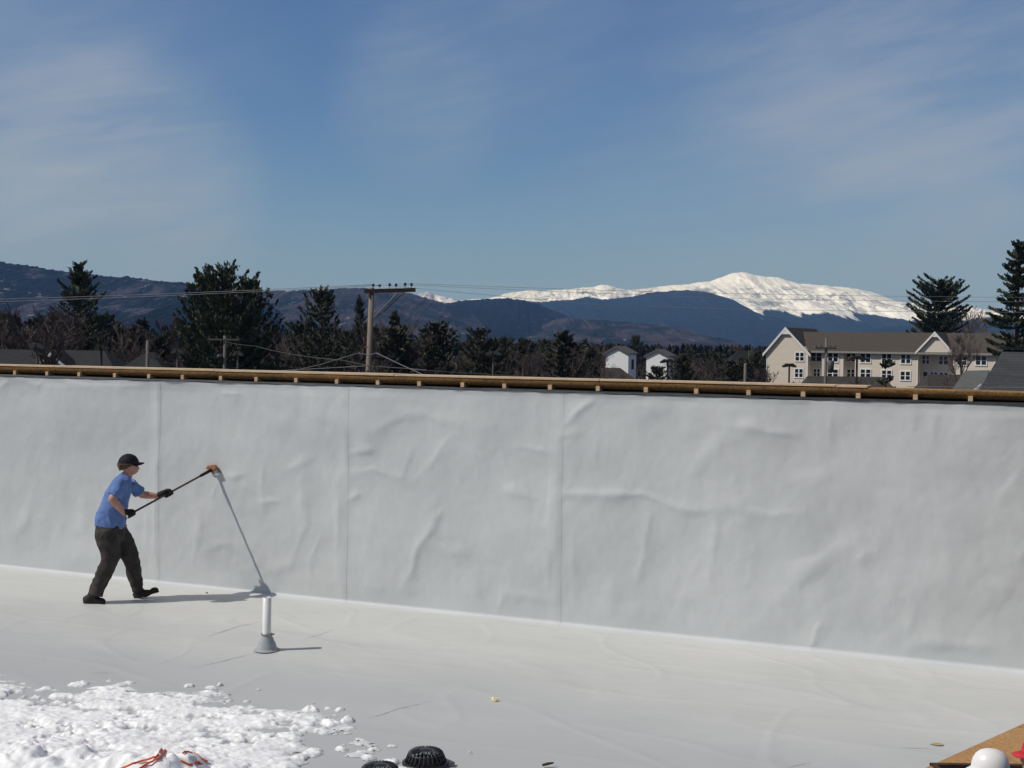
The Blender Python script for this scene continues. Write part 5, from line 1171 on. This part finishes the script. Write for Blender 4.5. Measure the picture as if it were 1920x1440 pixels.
def small_pole(x, ytop, Dd, arm, extra, label, r=.13):
    p = at(x, ytop, Dd); e = empty('utility_pole', (float(p[0]), Dd, GZ)); tag(e, label, 'utility pole'); h = p[2] - GZ
    MB().tube([(0, 0, 0), (.05, 0, h * .5), (0.08, 0, h)], [r * 1.3, r * 1.1, r], 10).build('shaft', M_polegrey, e, True)
    if arm:
        for (dz_, L) in arm:
            MB().box(-L, L, -.2, -.1, h - dz_ - .07, h - dz_ + .07).build('crossarm', M_polegrey if extra != 't' else M_lampgrey, e)
            for q_ in (-.9, -.45, .45, .9): MB().lathe([(.02, 0), (.06, .05), (.05, .2), (.02, .24)], 8, (q_ * L, -.15, h - dz_ + .07)).build('insulator', M_lampgrey, e, True)
    if extra == 'box': MB().box(.18, .75, -.25, .25, h - 1.5, h - .95).build('box', M_lampgrey, e)
    if extra == 't': MB().lathe([(.02, h - 3.1), (.28, h - 3.05), (.30, h - 2.1), (.2, h - 2.0)], 12, (.45, -.25, 0)).build('transformer', mat('grey_transformer', (.10, .10, .10), .5), e, True)
    if extra == 'lamp': MB().lathe([(.02, h - 1.6), (.2, h - 1.7), (.22, h - 1.9), (.05, h - 2.0)], 10, (-.35, -.2, 0)).build('lamp_head', M_lampgrey, e, True)
    return e
small_pole(275, 638, 100, None, 'box', 'plain wooden pole with a small box, right of the long dark roof')
small_pole(420, 629, 110, [(.35, 1.35)], 'lamp', 'distant wooden pole with crossarm in front of the broad pine')
small_pole(1548, 634, 115, [(.9, .95)], 't', 'wooden pole with crossarm and transformer before the hotel roof')
small_pole(1396, 681, 120, None, None, 'short plain grey pole left of the hotel')
# layered little pine before the hotel
lit = pine_mesh(61, 9, lambda u: 2.2 if u < .7 else 1.1, .45, 5, 1.5, .02, 1.6, .9, gapp=.2)
tree_at('young_pine', lit, 9, PM2, 1661, 681, 140, 'slim young pine with layered flat boughs before the hotel windows', 'tree', rz=.4, wid=.9)
for i, (x, y) in enumerate(((1620, 704), (1640, 708), (1500, 712))):
    tree_at('shrub', bares[i % 4], 12, MB_, x, y, 158, ['leafless shrub left of the slim young pine before the hotel', 'leafless shrub touching the slim young pine before the hotel', 'leafless shrub at the left end of the grey-brown hip roof'][i], 'shrub', rz=i, wid=1.2)

# ------------------------------------------------------------------ air
hz = MB().box(-9300, 9300, -60, 15000, -60, 1000).build('haze', None); tag(hz, 'thin blue air between the roof and the distant mountain', 'haze', kind='stuff')
m = bpy.data.materials.new('air'); m.use_nodes = True; n_ = m.node_tree.nodes; n_.clear(); ou = n_.new('ShaderNodeOutputMaterial'); pv = n_.new('ShaderNodeVolumePrincipled')
pv.inputs['Color'].default_value = (.23, .46, 1.0, 1); pv.inputs['Density'].default_value = 5.8e-5; pv.inputs['Anisotropy'].default_value = 0.0; pv.inputs['Absorption Color'].default_value = (1, 1, 1, 1)
m.node_tree.links.new(pv.outputs[0], ou.inputs['Volume']); hz.data.materials.append(m)
